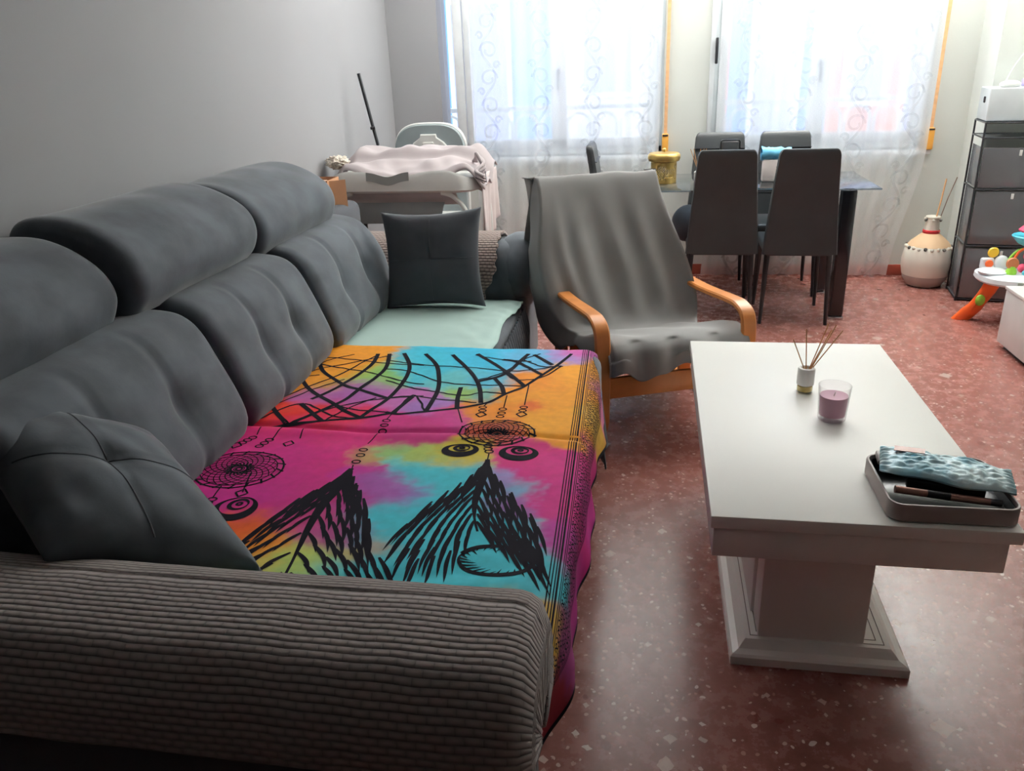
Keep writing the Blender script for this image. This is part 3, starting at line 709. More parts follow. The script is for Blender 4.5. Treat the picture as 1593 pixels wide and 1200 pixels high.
def make_throw():
    rnd = random.Random(5)
    nu, nv = 170, 230; UM = .045
    def hem(v): return UM-.035+.02*math.sin(v*5)+.05*sstep(1.55, 1.15, v)-.05*sstep(2.3, 2.9, v)
    V = []; F = []; uvs = []
    for i in range(nu+1):
        for j in range(nv+1):
            v = 1.14+(2.93-1.14)*j/nv; u = -1.34+(hem(v)+1.34)*i/nu
            V.append(throw_S(u, v)); uvs.append((u, v))
    for i in range(nu):
        for j in range(nv):
            k = i*(nv+1)+j; F.append((k, k+nv+1, k+nv+2, k+1))
    cols = [dye(u, v) for u, v in uvs]
    P = ([], [])
    S = lambda u, v: throw_S(u, v, .0009)
    W = .010
    for k, l in enumerate(INK_T):
        q = [(p.x, p.y) for p in catmull([(a, b, 0) for a, b in l], 8)]
        ribbon(P, S, q, .016 if k not in (15, 16) else .013)
    for l in INK_N:
        q = [(p.x, p.y) for p in catmull([(a, b, 0) for a, b in l], 8)]
        ribbon(P, S, [(a+.004*nz(a*40, b*40), b+.004*nz(a*40, b*40, 4)) for a, b in q], .0075)
    for l in INK_ST: ribbon(P, S, l, .004)
    circ = lambda x, y, r, ry=None, n=20, a0=0, a1=2*PI: [(x+r*math.cos(a0+(a1-a0)*k/n), y+(ry or r)*math.sin(a0+(a1-a0)*k/n)) for k in range(n+1)]
    for (x, y) in INK_RG: ribbon(P, S, circ(x, y, .012, .009, 12), .0045, step=.004)
    for (x, y) in INK_DM: ribbon(P, S, [(x-.017, y), (x, y-.02), (x+.017, y), (x, y+.02), (x-.017, y)], .0055, step=.005)
    # small dreamcatchers
    for (cx, cy, rx, ry, nn) in ((-.44, 2.122, .115, .092, 18), (-1.118, 1.825, .125, .105, 18)):
        ribbon(P, S, circ(cx, cy, rx, ry, 48), .0055); ribbon(P, S, circ(cx, cy, rx*.86, ry*.86, 48), .003)
        for k in range(nn):
            a = 2*PI*k/nn
            ribbon(P, S, [(cx+rx*1.05*math.cos(a), cy+ry*1.05*math.sin(a)), (cx+rx*.86*math.cos(a+.12), cy+ry*.86*math.sin(a+.12))], .006)
            for sg in (1, -1):
                pts = []
                for q in range(13):
                    t = q/12; rr = .86-.70*t; b = a+sg*1.5*t
                    pts.append((cx+rx*rr*math.cos(b), cy+ry*rr*math.sin(b)))
                ribbon(P, S, pts, .0028)
        for r in (.19, .12, .07): ribbon(P, S, circ(cx, cy, rx*r, ry*r, 20), .006 if r != .12 else .003, step=.004)
        for k in range(22):
            a = 2*PI*k/22; ribbon(P, S, [(cx+rx*.20*math.cos(a), cy+ry*.20*math.sin(a)), (cx+rx*.34*math.cos(a+.2), cy+ry*.34*math.sin(a+.2))], .0045)
    # crescent moons
    for (cx, cy, r, ry, rot) in ((-.523, 2.003, .045, .030, .0), (-.352, 1.998, .047, .034, 0), (-1.027, 1.625, .050, .052, .2)):
        q = []
        for k in range(41):
            a = PI*.5+rot+2*PI*k/40
            q.append((cx+r*math.cos(a), cy+ry*math.sin(a)))
        ribbon(P, S, q, .014, taper=lambda s: .35+2.0*math.sin(PI*s)**2, step=.004)
        ribbon(P, S, circ(cx+.003, cy+ry*.3, r*.48, ry*.48, 20), .008, taper=lambda s: .5+math.sin(PI*s), step=.004)
        ribbon(P, S, circ(cx+.003, cy+ry*.35, r*.14, ry*.14, 10), .007, step=.003)
    # feathers
    def feather(spine, left, right, n, w, swirl=None):
        C = catmull([(a, b, 0) for a, b in spine], 12); Ls = catmull([(a, b, 0) for a, b in left], 12); Rs = catmull([(a, b, 0) for a, b in right], 12)
        sq = [(p.x, p.y) for p in C]
        ribbon(P, S, sq, w*2.2, taper=lambda s: .35+1.0*math.sin(PI*min(1, s*1.1+.12)))
        def at(A, t): i = min(len(A)-1, max(0, t*(len(A)-1))); k = int(i); return A[k].lerp(A[min(k+1, len(A)-1)], i-k)
        for sd, E in ((0, Ls), (1, Rs)):
            for k in range(n):
                t = (k+.2)/n
                c0 = at(C, t*.92); e0 = at(E, t); wd = (e0-c0).length
                sp = (at(C, min(1, t*.92+.06))-at(C, max(0, t*.92-.06))).normalized(); ou = (e0-c0).normalized()
                m_ = max(1, int(wd/.055))
                for j in range(m_+1):
                    a = (j+(.5 if k % 2 else .05)+.2*rnd.random())/(m_+.4)
                    if a > 1.05: continue
                    q0 = c0.lerp(e0, a*.94)
                    d1 = (sp*1.0+ou*(1.0-.35*a)).normalized(); d2 = (sp*1.0+ou*(.35+.1*rnd.random())).normalized()
                    L = (.078+.03*rnd.random()+.03*a)*min(1, .4+wd/.12)
                    A = [q0, q0+d1*L*.55, q0+d1*L*.55+d2*L*.55]
                    ribbon(P, S, [(p.x, p.y) for p in catmull(A, 7)], w*1.15, taper=lambda s: .25+1.0*math.sin(PI*min(1, s*.85+.1))*(1-s**5)-.2*s, step=.006)
    feather([(-.80, 1.86), (-.805, 1.80), (-.80, 1.74), (-.805, 1.65), (-.795, 1.53), (-.775, 1.40), (-.765, 1.30)],
            [(-.83, 1.755), (-.88, 1.69), (-.91, 1.60), (-.93, 1.52), (-.945, 1.44), (-.93, 1.33)],
            [(-.745, 1.76), (-.705, 1.71), (-.665, 1.62), (-.635, 1.53), (-.575, 1.44), (-.52, 1.35)], 17, .0092)
    feather([(-.432, 1.945), (-.424, 1.88), (-.424, 1.80), (-.42, 1.72), (-.405, 1.64), (-.385, 1.58)],
            [(-.46, 1.83), (-.50, 1.77), (-.54, 1.68), (-.565, 1.60), (-.545, 1.52), (-.50, 1.455), (-.43, 1.45)],
            [(-.395, 1.83), (-.345, 1.79), (-.29, 1.71), (-.245, 1.62), (-.245, 1.55), (-.235, 1.50), (-.225, 1.43)], 18, .0078)
    q = [(-.32+.085*math.cos(a), 1.47+.055*math.sin(a)) for a in [PI*.9+2*PI*k/40 for k in range(41)]]
    ribbon(P, S, q, .010, taper=lambda s: .4+1.2*abs(math.sin(PI*s*1.5)), step=.006)
    for k in range(26):
        a = 2*PI*k/26; r0 = .55+.25*rnd.random()
        ribbon(P, S, [(-.32+.085*math.cos(a), 1.47+.055*math.sin(a)), (-.32+.085*r0*math.cos(a+.25), 1.47+.055*r0*math.sin(a+.25))], .007, taper=lambda s: 1-s*.9, step=.005)
    # border: fine lines, then a band of small curled motifs
    bx = lambda v: -.238+(2.76-v)*.032
    for k, (o, w) in enumerate(((0, .0028), (.007, .0028), (.014, .0028), (.0205, .005), (.029, .0022), (.034, .0022), (.125, .0025), (.131, .0025))):
        ribbon(P, S, [(bx(v)+o, v) for v in [1.15+.02*i for i in range(88)]], w, step=.02)
    v = 1.16
    while v < 2.9:
        for c in range(7):
            x = bx(v)+.043+.0118*c; y = v+rnd.random()*.006; r = .0045
            a0 = rnd.random()*6.28
            q = [(x+r*math.cos(a0+a)*(1+.3*(a > 3)), y+r*1.2*math.sin(a0+a)) for a in (0, 1, 2, 3, 4, 5)]
            ribbon(P, S, q, .0034, step=.01)
        v += .0165
    # black hem along the lower edge
    base = len(P[0]); n = 120
    for i in range(n+1):
        v = 1.14+1.79*i/n; h = hem(v)
        P[0].append(S(h-.010, v)); P[0].append(S(h+.003, v))
        if i: k = base+2*i; P[1].append((k-2, k-1, k+1, k))
    nV = len(V); V2 = V+P[0]; F2 = F+[tuple(i+nV for i in f) for f in P[1]]
    fm = [0]*len(F)+[1]*len(P[1])
    o = obj('throw', V2, F2, [dye_mat(), m_inkblack], None, fm=fm)
    ca = o.data.color_attributes.new('dye', 'FLOAT_COLOR', 'POINT')
    flat = []
    for c in cols: flat += c
    flat += [0, 0, 0, 1]*(len(V2)-nV)
    ca.data.foreach_set('color', flat)
    tag(o, 'tie-dyed cotton throw printed with black dreamcatchers and feathers over the near seats', 'throw')
make_throw()
# ------------------------------------------------------------------ bentwood armchair with draped cover
def armchair():
    root = empty('bentwood_armchair', (.116, 3.154, 0), R(22), 'bentwood armchair under a grey draped cover beside the coffee table', 'armchair')
    for sx in (-1, 1):
        x = .318*sx
        path = catmull([(x, .74, .014), (x, .45, .014), (x, .12, .014), (x, .045, .03), (x, .01, .08), (x, .0, .18), (x, .0, .34), (x, .002, .44), (x, .022, .495), (x, .075, .520), (x, .16, .522), (x, .45, .502), (x, .72, .50)], 6)
        MB().tube(path, 0, flat=(.064, .024), up=(1, 0, 0)).build('side_frame', m_wood, root, world=False)
        xi = .235*sx
        seat = catmull([(xi, .03, .375), (xi, .2, .345), (xi, .38, .29), (xi, .49, .27), (xi-.01, .58, .34), (xi-.03, .67, .55), (xi-.065, .765, .82), (xi-.08, .80, .93)], 6)
        MB().tube(seat, 0, flat=(.045, .022), up=(1, 0, 0)).build('seat_frame', m_wood, root, world=False)
        MB().box(x-.03, x+.03, .60, .63, .02, .50, .006).build('rear_upright', m_wood, root, world=False)
    MB().box(-.29, .29, .004, .026, .195, .285, .004).build('cross_rail', m_wood, root, world=False)
    MB().box(-.29, .29, .55, .575, .195, .255, .004).build('cross_rail', m_wood, root, world=False)
    pr = catmull([(p[0], p[1], 0) for p in [(-.035, .30), (-.034, .36), (-.015, .41), (.05, .437), (.2, .41), (.36, .36), (.45, .345), (.505, .38), (.555, .50), (.61, .64), (.675, .80), (.735, .93), (.77, .985), (.80, 1.0), (.835, .98), (.85, .9), (.86, .7), (.865, .45)]], 6)
    n = len(pr); V = []; F = []; m = 72
    for i, p in enumerate(pr):
        s = i/(n-1); z0 = p.y; y0 = p.x
        onback = sstep(.43, .55, y0)*(1 if s < .8 else 1)
        for j in range(m+1):
            t = -1+2*j/m
            cx = -.085*sstep(.35, 1.0, z0)*sstep(.4, .5, y0)
            hl = .292+.10*onback*math.sin(PI*sstep(.98, .35, z0)*.62) ; hr = .292+.03*onback*sstep(.95, .5, z0)
            if y0 < .1: hl = .275; hr = .315
            h = hl if t < 0 else hr
            a = abs(t); sg = -1 if t < 0 else 1
            if a < .78:
                x = sg*h*a/.78; y = y0; z = z0
            else:
                q = (a-.78)/.22; x = sg*(h+.018*math.sin(q*PI/2)); y = y0; z = z0
                if onback > .3 and s < .8:
                    y += (.16+.03*math.sin(z0*20))*q*onback; z -= .10*q*q*(1-sstep(.8, 1, z0))+.02*q
                else:
                    z -= (.10+.04*math.sin(y0*14+sg))*q if s < .8 else 0
                    if y0 < .06: z -= -.05*q
            # hollow across the back and long vertical folds
            if onback > 0 and s < .8:
                y += .020*onback*(1-min(1, a/.78)**2)
                fold = sstep(.97, .6, z0)*onback
                y -= fold*(.012*math.sin(t*17+1.2*z0)+.010*max(0, math.sin(t*9-2.0+1.5*z0))*(1 if t < 0 else .6))
                y -= fold*.028*math.exp(-((t+.62-.25*(1-z0))/.07)**2)+fold*.030*math.exp(-((t-.74-.1*(1-z0))/.05)**2)
            else:
                z += .010*math.sin(t*8+y0*9)*sstep(-.02, .1, y0)*(.3+a)*.8
                if y0 < 0.02: y += .010*math.sin(t*14+2); 
                if s < .06: z += .022*math.sin(t*7+1)+.012*math.sin(t*17)
                y -= .02*math.exp(-((t-.25)/.12)**2)*sstep(.06, -.03, y0)
            sag = .010*nz(x*7, y*5, z*5)
            V.append(Vector((x+cx, y+sag, z+sag*.6)))
    for i in range(n-1):
        for j in range(m):
            k = i*(m+1)+j; F.append((k, k+m+1, k+m+2, k+1))
    o = obj('draped_cover', V, F, m_lino, root, world=False)
    sd = o.modifiers.new('s', 'SOLIDIFY'); sd.thickness = .006; sd.offset = 1
    return root
armchair()
# ------------------------------------------------------------------ coffee table
def coffee_table():
    r = empty('coffee_table', (.5, 2.34, 0), 0, 'white coffee table with a thick top and stepped plinth', 'coffee table')
    MB().box(.160, .848, 1.697, 2.985, .446, .48, .003).build('tabletop', m_white, r)
    MB().box(.168, .826, 1.706, 2.975, .362, .444, .004).build('apron', m_white, r)
    MB().box(.31, .578, 1.80, 1.90, .055, .365, .003).build('pedestal', m_white, r)
    MB().box(.302, .588, 1.905, 2.80, .055, .365, .003).build('pedestal', m_white, r)
    prof = [(0, 0), (0, .024), (.006, .030), (.022, .036), (.034, .050), (.040, .056), (.052, .056)]
    x0, x1, y0, y1 = .238, .683, 1.749, 2.93
    rings = [[Vector((x0+d, y0+d, z)), Vector((x1-d, y0+d, z)), Vector((x1-d, y1-d, z)), Vector((x0+d, y1-d, z))] for d, z in prof]
    mb = MB().loft(rings, cap=True); pl = mb.build('plinth', m_white, r, smooth=False)
    g = MB()
    for d in (.053, .070):
        for a in ((x0+d, x1-d, y0+d, y0+d+.002), (x0+d, x1-d, y1-d-.002, y1-d), (x0+d, x0+d+.002, y0+d, y1-d), (x1-d-.002, x1-d, y0+d, y1-d)): g.box(*a, .0555, .0568)
    g.build('groove', mat('groove_grey', lin(120, 112, 106), .6), pl, smooth=False)
coffee_table()
TT = .48
def glass_mat(name, col):
    m = bpy.data.materials.new(name); m.use_nodes = True; b = m.node_tree.nodes['Principled BSDF']
    b.inputs['Base Color'].default_value = col; b.inputs['Roughness'].default_value = .02; b.inputs['Transmission Weight'].default_value = 1; b.inputs['IOR'].default_value = 1.45
    return m
def candle():
    c = (.545, 2.29, TT)
    r = empty('glass_candle', c, 0, 'pink candle in a clear glass tumbler on the coffee table', 'candle')
    MB().lathe([(.036, 0), (.0395, .003), (.0455, .10), (.0465, .108), (.0445, .1085), (.0435, .10), (.0415, .07), (.0375, .014), (.0001, .012)], c, 48).build('tumbler', m_cglass2, r)
    MB().lathe([(.030, .014), (.0365, .016), (.0400, .074), (.0395, .077), (.018, .0755), (.004, .0745)], c, 40).build('wax', mat('pink_wax', lin(202, 150, 172), .5, var=(20, .03)), r)
    MB().tube([(c[0], c[1], TT+.074), (c[0]+.001, c[1], TT+.081), (c[0]+.003, c[1], TT+.086)], .0011, 6).build('wick', mat('wick_white', lin(235, 225, 215), .8), r)
m_cglass2 = thin_glass('tumbler_glass', (.985, .975, .98, 1), .02, .45)
candle()
def diffuser():
    c = (.502, 2.50, TT)
    r = empty('reed_diffuser', c, 0, 'small reed diffuser jar behind the pink candle', 'diffuser')
    MB().lathe([(.024, 0), (.0262, .003), (.0262, .026), (.0262, .028)], c, 32).build('glass_foot', m_cglass, r)
    MB().lathe([(.021, .004), (.0235, .006), (.0235, .021)], c, 28).build('oil', mat('amber_oil', lin(206, 176, 96), .2), r)
    MB().lathe([(.0255, .0265), (.0268, .028), (.0268, .078), (.024, .082), (.017, .083), (.015, .080), (.014, .07)], c, 36).build('jar', mat('white_ceramic', lin(228, 226, 222), .4), r)
    m = mat('reed', lin(190, 142, 96), .8)
    for (dx, dy, h) in ((-.045, -.01, .10), (-.008, .02, .125), (.055, .01, .125), (.062, -.012, .15), (.085, .01, .125), (.05, .03, .14)):
        MB().tube([(c[0]-dx*.12, c[1]-dy*.1, TT+.03), (c[0]+dx*.2, c[1]+dy*.2, TT+.08), (c[0]+dx*1.15, c[1]+dy, TT+.08+h)], .0017, 6).build('reed', m, r)
diffuser()
def tray():
    # rounded rectangular tray, seen from the short side
    r = empty('storage_tray', (.70, 1.855, TT), 0, 'taupe rounded tray at the near corner of the coffee table', 'tray')
    m = mat('taupe_plastic', lin(158, 146, 142), .5)
    def rr(x0, x1, y0, y1, rad, z, n=6):
        out = []
        for cx, cy, a0 in ((x1-rad, y1-rad, 0), (x0+rad, y1-rad, PI/2), (x0+rad, y0+rad, PI), (x1-rad, y0+rad, 1.5*PI)):
            for k in range(n+1):
                a = a0+PI/2*k/n; out.append(Vector((cx+rad*math.cos(a), cy+rad*math.sin(a), z)))
        return out
    X0, X1, Y0, Y1 = .560, .846, 1.712, 1.975
    rings = []
    for d, z in ((.006, TT+.0008), (0, TT+.006), (0, TT+.044), (.002, TT+.047), (.006, TT+.047), (.008, TT+.044), (.008, TT+.012)):
        rings.append(rr(X0+d, X1-d, Y0+d, Y1-d, .035-d, z))
    MB().loft(rings, cap=True).build('body', m, r)
    rings = [rr(X0+d, X1-d, Y0+d, Y1-d, .035-d*.8, TT+z) for d, z in ((.0085, .0125), (.0085, .038), (.0115, .039), (.0125, .0135))]
    MB().loft(rings, cap=True).build('black_liner', m_dark, r)
    # objects lying in the tray
    b = MB().box(-.085, .085, -.0, .018, -.012, .012, .004, M=Matrix.Translation((.705, 1.80, TT+.044)) @ Matrix.Rotation(R(-8), 4, 'Z') @ Matrix.Rotation(R(3), 4, 'Y'))
    rc = b.build('remote_control', m_dark); tag(rc, 'black remote control lying in the taupe tray under the blue wipes packet', 'remote control')
    mb = MB()
    MM = Matrix.Translation((.70, 1.765, TT+.040)) @ Matrix.Rotation(R(-5), 4, 'Z') @ Matrix.Rotation(R(92), 4, 'Y')
    e = empty('vape_pen', (.70, 1.77, TT+.03), 0, 'slim rose-brown pen lying along the near side of the taupe tray', 'pen')
    MB().tube([(.585, 1.778, TT+.052), (.655, 1.774, TT+.046)], .009, 14).build('barrel', mat('rose_metal', lin(150, 112, 100), .3, metal=.5), e)
    MB().tube([(.655, 1.774, TT+.046), (.705, 1.771, TT+.042)], .0092, 14).build('grip', m_dark, e)
    MB().tube([(.705, 1.771, TT+.042), (.79, 1.766, TT+.036)], .009, 14).build('barrel', MATS['rose_metal'], e)
    MB().tube([(.79, 1.766, TT+.036), (.815, 1.765, TT+.034)], .0085, 14).build('cap', m_dark, e)
    rm = empty('grey_remote', (.70, 1.93, TT+.03), 0, 'pale remote with dark buttons leaning at the back of the taupe tray', 'remote control')
    m2 = mat('pale_plastic', lin(188, 182, 178), .4)
    T = Matrix.Translation((.70, 1.945, TT+.046)) @ Matrix.Rotation(R(14), 4, 'X') @ Matrix.Rotation(R(-3), 4, 'Z')
    MB().box(-.115, .09, -.022, .022, -.008, .008, .005, M=T).build('body', m2, rm)
    for i in range(12):
        MB().box(-.10+.0155*i, -.10+.0155*i+.010, -.004 if i % 2 else -.012, .010, .0075, .0105, .0012, M=T).build('button', m_dark, rm)
    rm.name = 'remote_control.001'
    # wipes packet
    w = empty('wipes_packet', (.71, 1.85, TT+.05), 0, 'crumpled pale blue wipes packet resting across the taupe tray', 'wipes packet')
    mw = bpy.data.materials.new('blue_film'); mw.use_nodes = True; nt = mw.node_tree; bb = nt.nodes['Principled BSDF']
    tc = nt.nodes.new('ShaderNodeTexCoord'); n = nt.nodes.new('ShaderNodeTexNoise'); n.inputs['Scale'].default_value = 14; nt.links.new(tc.outputs['Object'], n.inputs['Vector'])
    rp = nt.nodes.new('ShaderNodeValToRGB'); e_ = rp.color_ramp.elements; e_[0].position = .40; e_[0].color = lin(150, 214, 234); e_[1].position = .6; e_[1].color = lin(212, 242, 248)
    nt.links.new(n.outputs['Fac'], rp.inputs[0]); nt.links.new(rp.outputs[0], bb.inputs['Base Color']); bb.inputs['Roughness'].default_value = .36; bb.inputs['Specular IOR Level'].default_value = .9; bb.inputs['Coat Weight'].default_value = .6
    vo = nt.nodes.new('ShaderNodeTexVoronoi'); vo.inputs['Scale'].default_value = 38; vo.feature = 'DISTANCE_TO_EDGE'; nt.links.new(tc.outputs['Object'], vo.inputs['Vector'])
    bp = nt.nodes.new('ShaderNodeBump'); bp.inputs['Strength'].default_value = .5; bp.inputs['Distance'].default_value = .006; nt.links.new(vo.outputs['Distance'], bp.inputs['Height'])
    bb.inputs['Coat Weight'].default_value = .1
    ca, sa = math.cos(R(-14)), math.sin(R(-14))
    V = []; F = []; nu, nv = 60, 36
    for sg in (1, -1):
        o0 = len(V)
        for i in range(nu+1):
            for j in range(nv+1):
                a = -1+2*i/nu; b_ = -1+2*j/nv
                wd = .066*(1-.12*abs(a)**3)+.006*math.sin(a*6)
                h = .020*max(0, (1-abs(a)**3))**.6*max(0, 1-b_*b_)**.55
                cr = .006*abs(nz(a*5, b_*4, 1))*2+.003*nz(a*14, b_*12, 2)
                x = .145*a; y = wd*b_; z = sg*h+(cr*(1-abs(a)**6)*(1-b_**8) if sg > 0 else 0)
                z += .006*math.sin(b_*22)*sstep(.82, 1, abs(a))
                z += .018*sstep(.2, -1, a)*0
                X = .715+x*ca-y*sa; Y = 1.852+x*sa+y*ca; Z = TT+.070-.10*x*.5+z+.05*(y)*.3
                V.append(Vector((X, Y, Z)))
        for i in range(nu):
            for j in range(nv):
                k = o0+i*(nv+1)+j; q = (k, k+nv+1, k+nv+2, k+1); F.append(q if sg > 0 else q[::-1])
    ob = obj('packet', V, F, mw, w, auto if False else True)
    # printed brown patch and white flash
    MB().tube([(.61, 1.905, TT+.098), (.64, 1.895, TT+.10), (.675, 1.885, TT+.101)], 0, flat=(.022, .002), up=(0, 1, .1)).build('label', mat('rose_print', lin(196, 140, 124), .25), w)
tray()
# ------------------------------------------------------------------ dining set
def dining_chair(loc, rz, label):
    r = empty('dining_chair', loc, rz, label, 'chair', 'black high-back dining chairs around the glass table')
    # local: seat faces +y, backrest at y=0
    def S(u, v):          # u across, v up
        pass
    w0, w1 = .205, .158
    rings = []
    for k in range(22):
        t = k/14 if k < 13 else (13+(k-12)*.111)/14; z = .425+.585*t
        w = w0+(w1-w0)*t; y = -.012-.05*t+.02*math.sin(PI*t)
        e = 1
        if t > .93: e = math.sqrt(max(0.02, 1-((t-.93)/.07)**2)); 
        th = .022*(.45+.55*e); ww = w-.022*(1-e)
        ring = []
        for (cx, cy) in ((1, .4), (.97, 1), (-.97, 1), (-1, .4), (-1, -.4), (-.97, -1), (.97, -1), (1, -.4)):
            ring.append(Vector((ww*cx, y+th*cy, z)))
        rings.append(ring)
    MB().loft(rings).build('backrest', m_leather, r, world=False)
    st = MB()
    for z in (.62, .72, .82, .91): st.box(-.165, .165, -.012-.05*(z-.425)/.585+.03, -.012-.05*(z-.425)/.585+.043, z-.002, z+.002)
    st.build('stitch_line', m_dark, r, world=False)
    MB().box(-.20, .20, -.01, .40, .425, .475, .018, seg=4).build('seat', m_leather, r, world=False)
    for sx in (-1, 1):
        for (y, yb) in ((.02, -.005), (.37, .40)):
            MB().tube([(.17*sx, y, .43), (.185*sx, yb, .004)], [.017, .010], 12).build('leg', m_dark, r, world=False)
    MB().box(-.175, .175, .0, .38, .41, .43, .004).build('seat_rail', m_dark, r, world=False)
    return r
def dup(root, loc, rz, label):
    c = root.copy(); COL.objects.link(c); c.location = loc; c.rotation_euler = (0, 0, rz); c['label'] = label
    for ch in list(root.children):
        d = ch.copy(); COL.objects.link(d); d.parent = c
    return c
dc = dining_chair((.835, 4.72, 0), R(-1), 'black dining chair with its back to the room at the right of the table')
dup(dc, (.405, 4.74, 0), R(-1), 'black dining chair with its back to the room, nearer the armchair')
dup(dc, (.865, 5.72, 0), R(180), 'black dining chair beyond the table, right one before the curtain')
dup(dc, (.44, 5.72, 0), R(180), 'black dining chair beyond the table, left one by the wall strip')
dup(dc, (-.33, 5.24, 0), R(-90), 'black dining chair seen edge-on at the left head of the table')
def glass_table():
    r = empty('dining_table', (.5, 5.16, 0), 0, 'glass-topped dining table with black legs before the windows', 'table')
    MB().box(-.30, 1.262, 4.80, 5.52, .765, .775, .003).build('glass_top', m_tglass, r)
    m_blk = mat('gloss_black', lin(24, 24, 28), .12)
    for x, y in ((1.10, 4.86), (1.10, 5.42), (-.12, 4.86), (-.12, 5.42)):
        MB().box(x-.04, x+.04, y-.04, y+.04, .02, .765, .012, seg=3).build('leg', m_blk, r)
        MB().box(x-.042, x+.042, y-.042, y+.042, .0, .02, .004).build('chrome_foot', mat('chrome', lin(200, 200, 205), .15, metal=1), r, label='chrome foot')
glass_table()
TZ2 = .775
def lantern():
    c = (.065, 5.13, TZ2); m = mat('brushed_gold', lin(200, 170, 100), .35, metal=.8)
    r = empty('metal_lantern', c, 0, 'gold pierced metal lantern on the glass table', 'lantern')
    prof = [(.078, 0), (.080, .004), (.080, .125), (.080, .13)]
    # pierced drum
    V = []; F = []; n, k = 72, 16
    for i in range(k+1):
        for j in range(n):
            a = 2*PI*j/n; V.append(Vector((c[0]+.078*math.cos(a), c[1]+.078*math.sin(a), c[2]+.13*i/k)))
    rnd = random.Random(3)
    for i in range(k):
        for j in range(n):
            hole = (3 <= i <= 12) and ((i+j) % 2 == 0) and ((j//8) % 2 == 0 or 5 <= i <= 10)
            if not hole: F.append((i*n+j, i*n+(j+1) % n, (i+1)*n+(j+1) % n, (i+1)*n+j))
    o = obj('pierced_drum', V, F, m, r); o.modifiers.new('s', 'SOLIDIFY').thickness = .002
    MB().lathe([(.076, .128), (.092, .132), (.099, .150), (.097, .168), (.088, .178), (.03, .182), (.02, .182)], c, 48).build('lid', m, r)
    MB().ball((c[0], c[1], c[2]+.195), .012, 10).build('knob', m, r)
    MB().lathe([(.03, .004), (.03, .06)], c, 20).build('candle', mat('ivory_wax', lin(240, 228, 200), .5), r)
lantern()
def table_diffuser():
    c = (.27, 5.1, TZ2)
    r = empty('reed_diffuser', c, 0, 'white reed diffuser on the glass table beside the left chair', 'diffuser')
    MB().lathe([(.022, 0), (.024, .003), (.024, .065), (.012, .075), (.012, .085)], c, 24).build('jar', MATS['white_ceramic'], r)
    for dx, dy in ((-.05, 0), (-.03, .01), (.01, .0), (.03, .0), (.045, .01)):
        MB().tube([(c[0], c[1], TZ2+.07), (c[0]+dx, c[1]+dy, TZ2+.20)], .002, 6).build('reed', MATS['reed'], r)
table_diffuser()
# packet of wipes standing behind the right chair and a small dark picture frame
r = empty('tissue_pack', (.68, 5.12, TZ2), 0, 'white pack with a crumpled blue film top on the glass table', 'tissue pack')
MB().box(.645, .80, 5.09, 5.14, TZ2, TZ2+.13, .012).build('pack', mat('white_red_film', lin(236, 226, 222), .4), r)
V, F, _ = grid(lambda u, v: Vector((.635+.17*u+.008*nz(u*6, v*6, 1), 5.115+.03*math.cos(v*2*PI)*(1+.3*nz(u*5, v*5)), TZ2+.165+.035*math.sin(v*2*PI)*(1+.4*nz(u*7, v*7)))), 14, 18)
obj('film_top', V, F, mat('sky_film', lin(110, 190, 225), .3), r)
tag(MB().box(.40, .52, 5.2, 5.222, TZ2, TZ2+.24, .02, seg=4).build('photo_frame', mat('graphite', lin(58, 60, 62), .3)), 'dark rounded frame standing on the glass table behind the left near chair', 'frame')
# dark bag on the far-left chair seat
def bag():
    V, F, _ = grid(lambda u, v: Vector((.24+.115*math.cos(u*2*PI)*math.sin(PI*v)**.7*(1+.12*nz(u*4, v*4)), 5.02+.10*math.sin(u*2*PI)*math.sin(PI*v)**.7, .545-.11*math.cos(PI*v)*(1+.05*nz(u*3, 2)))), 28, 18)
    o = obj('drawstring_bag', V, F, m_velvet_d); tag(o, 'dark rounded soft bag on the seat of the left near dining chair', 'bag')
bag()
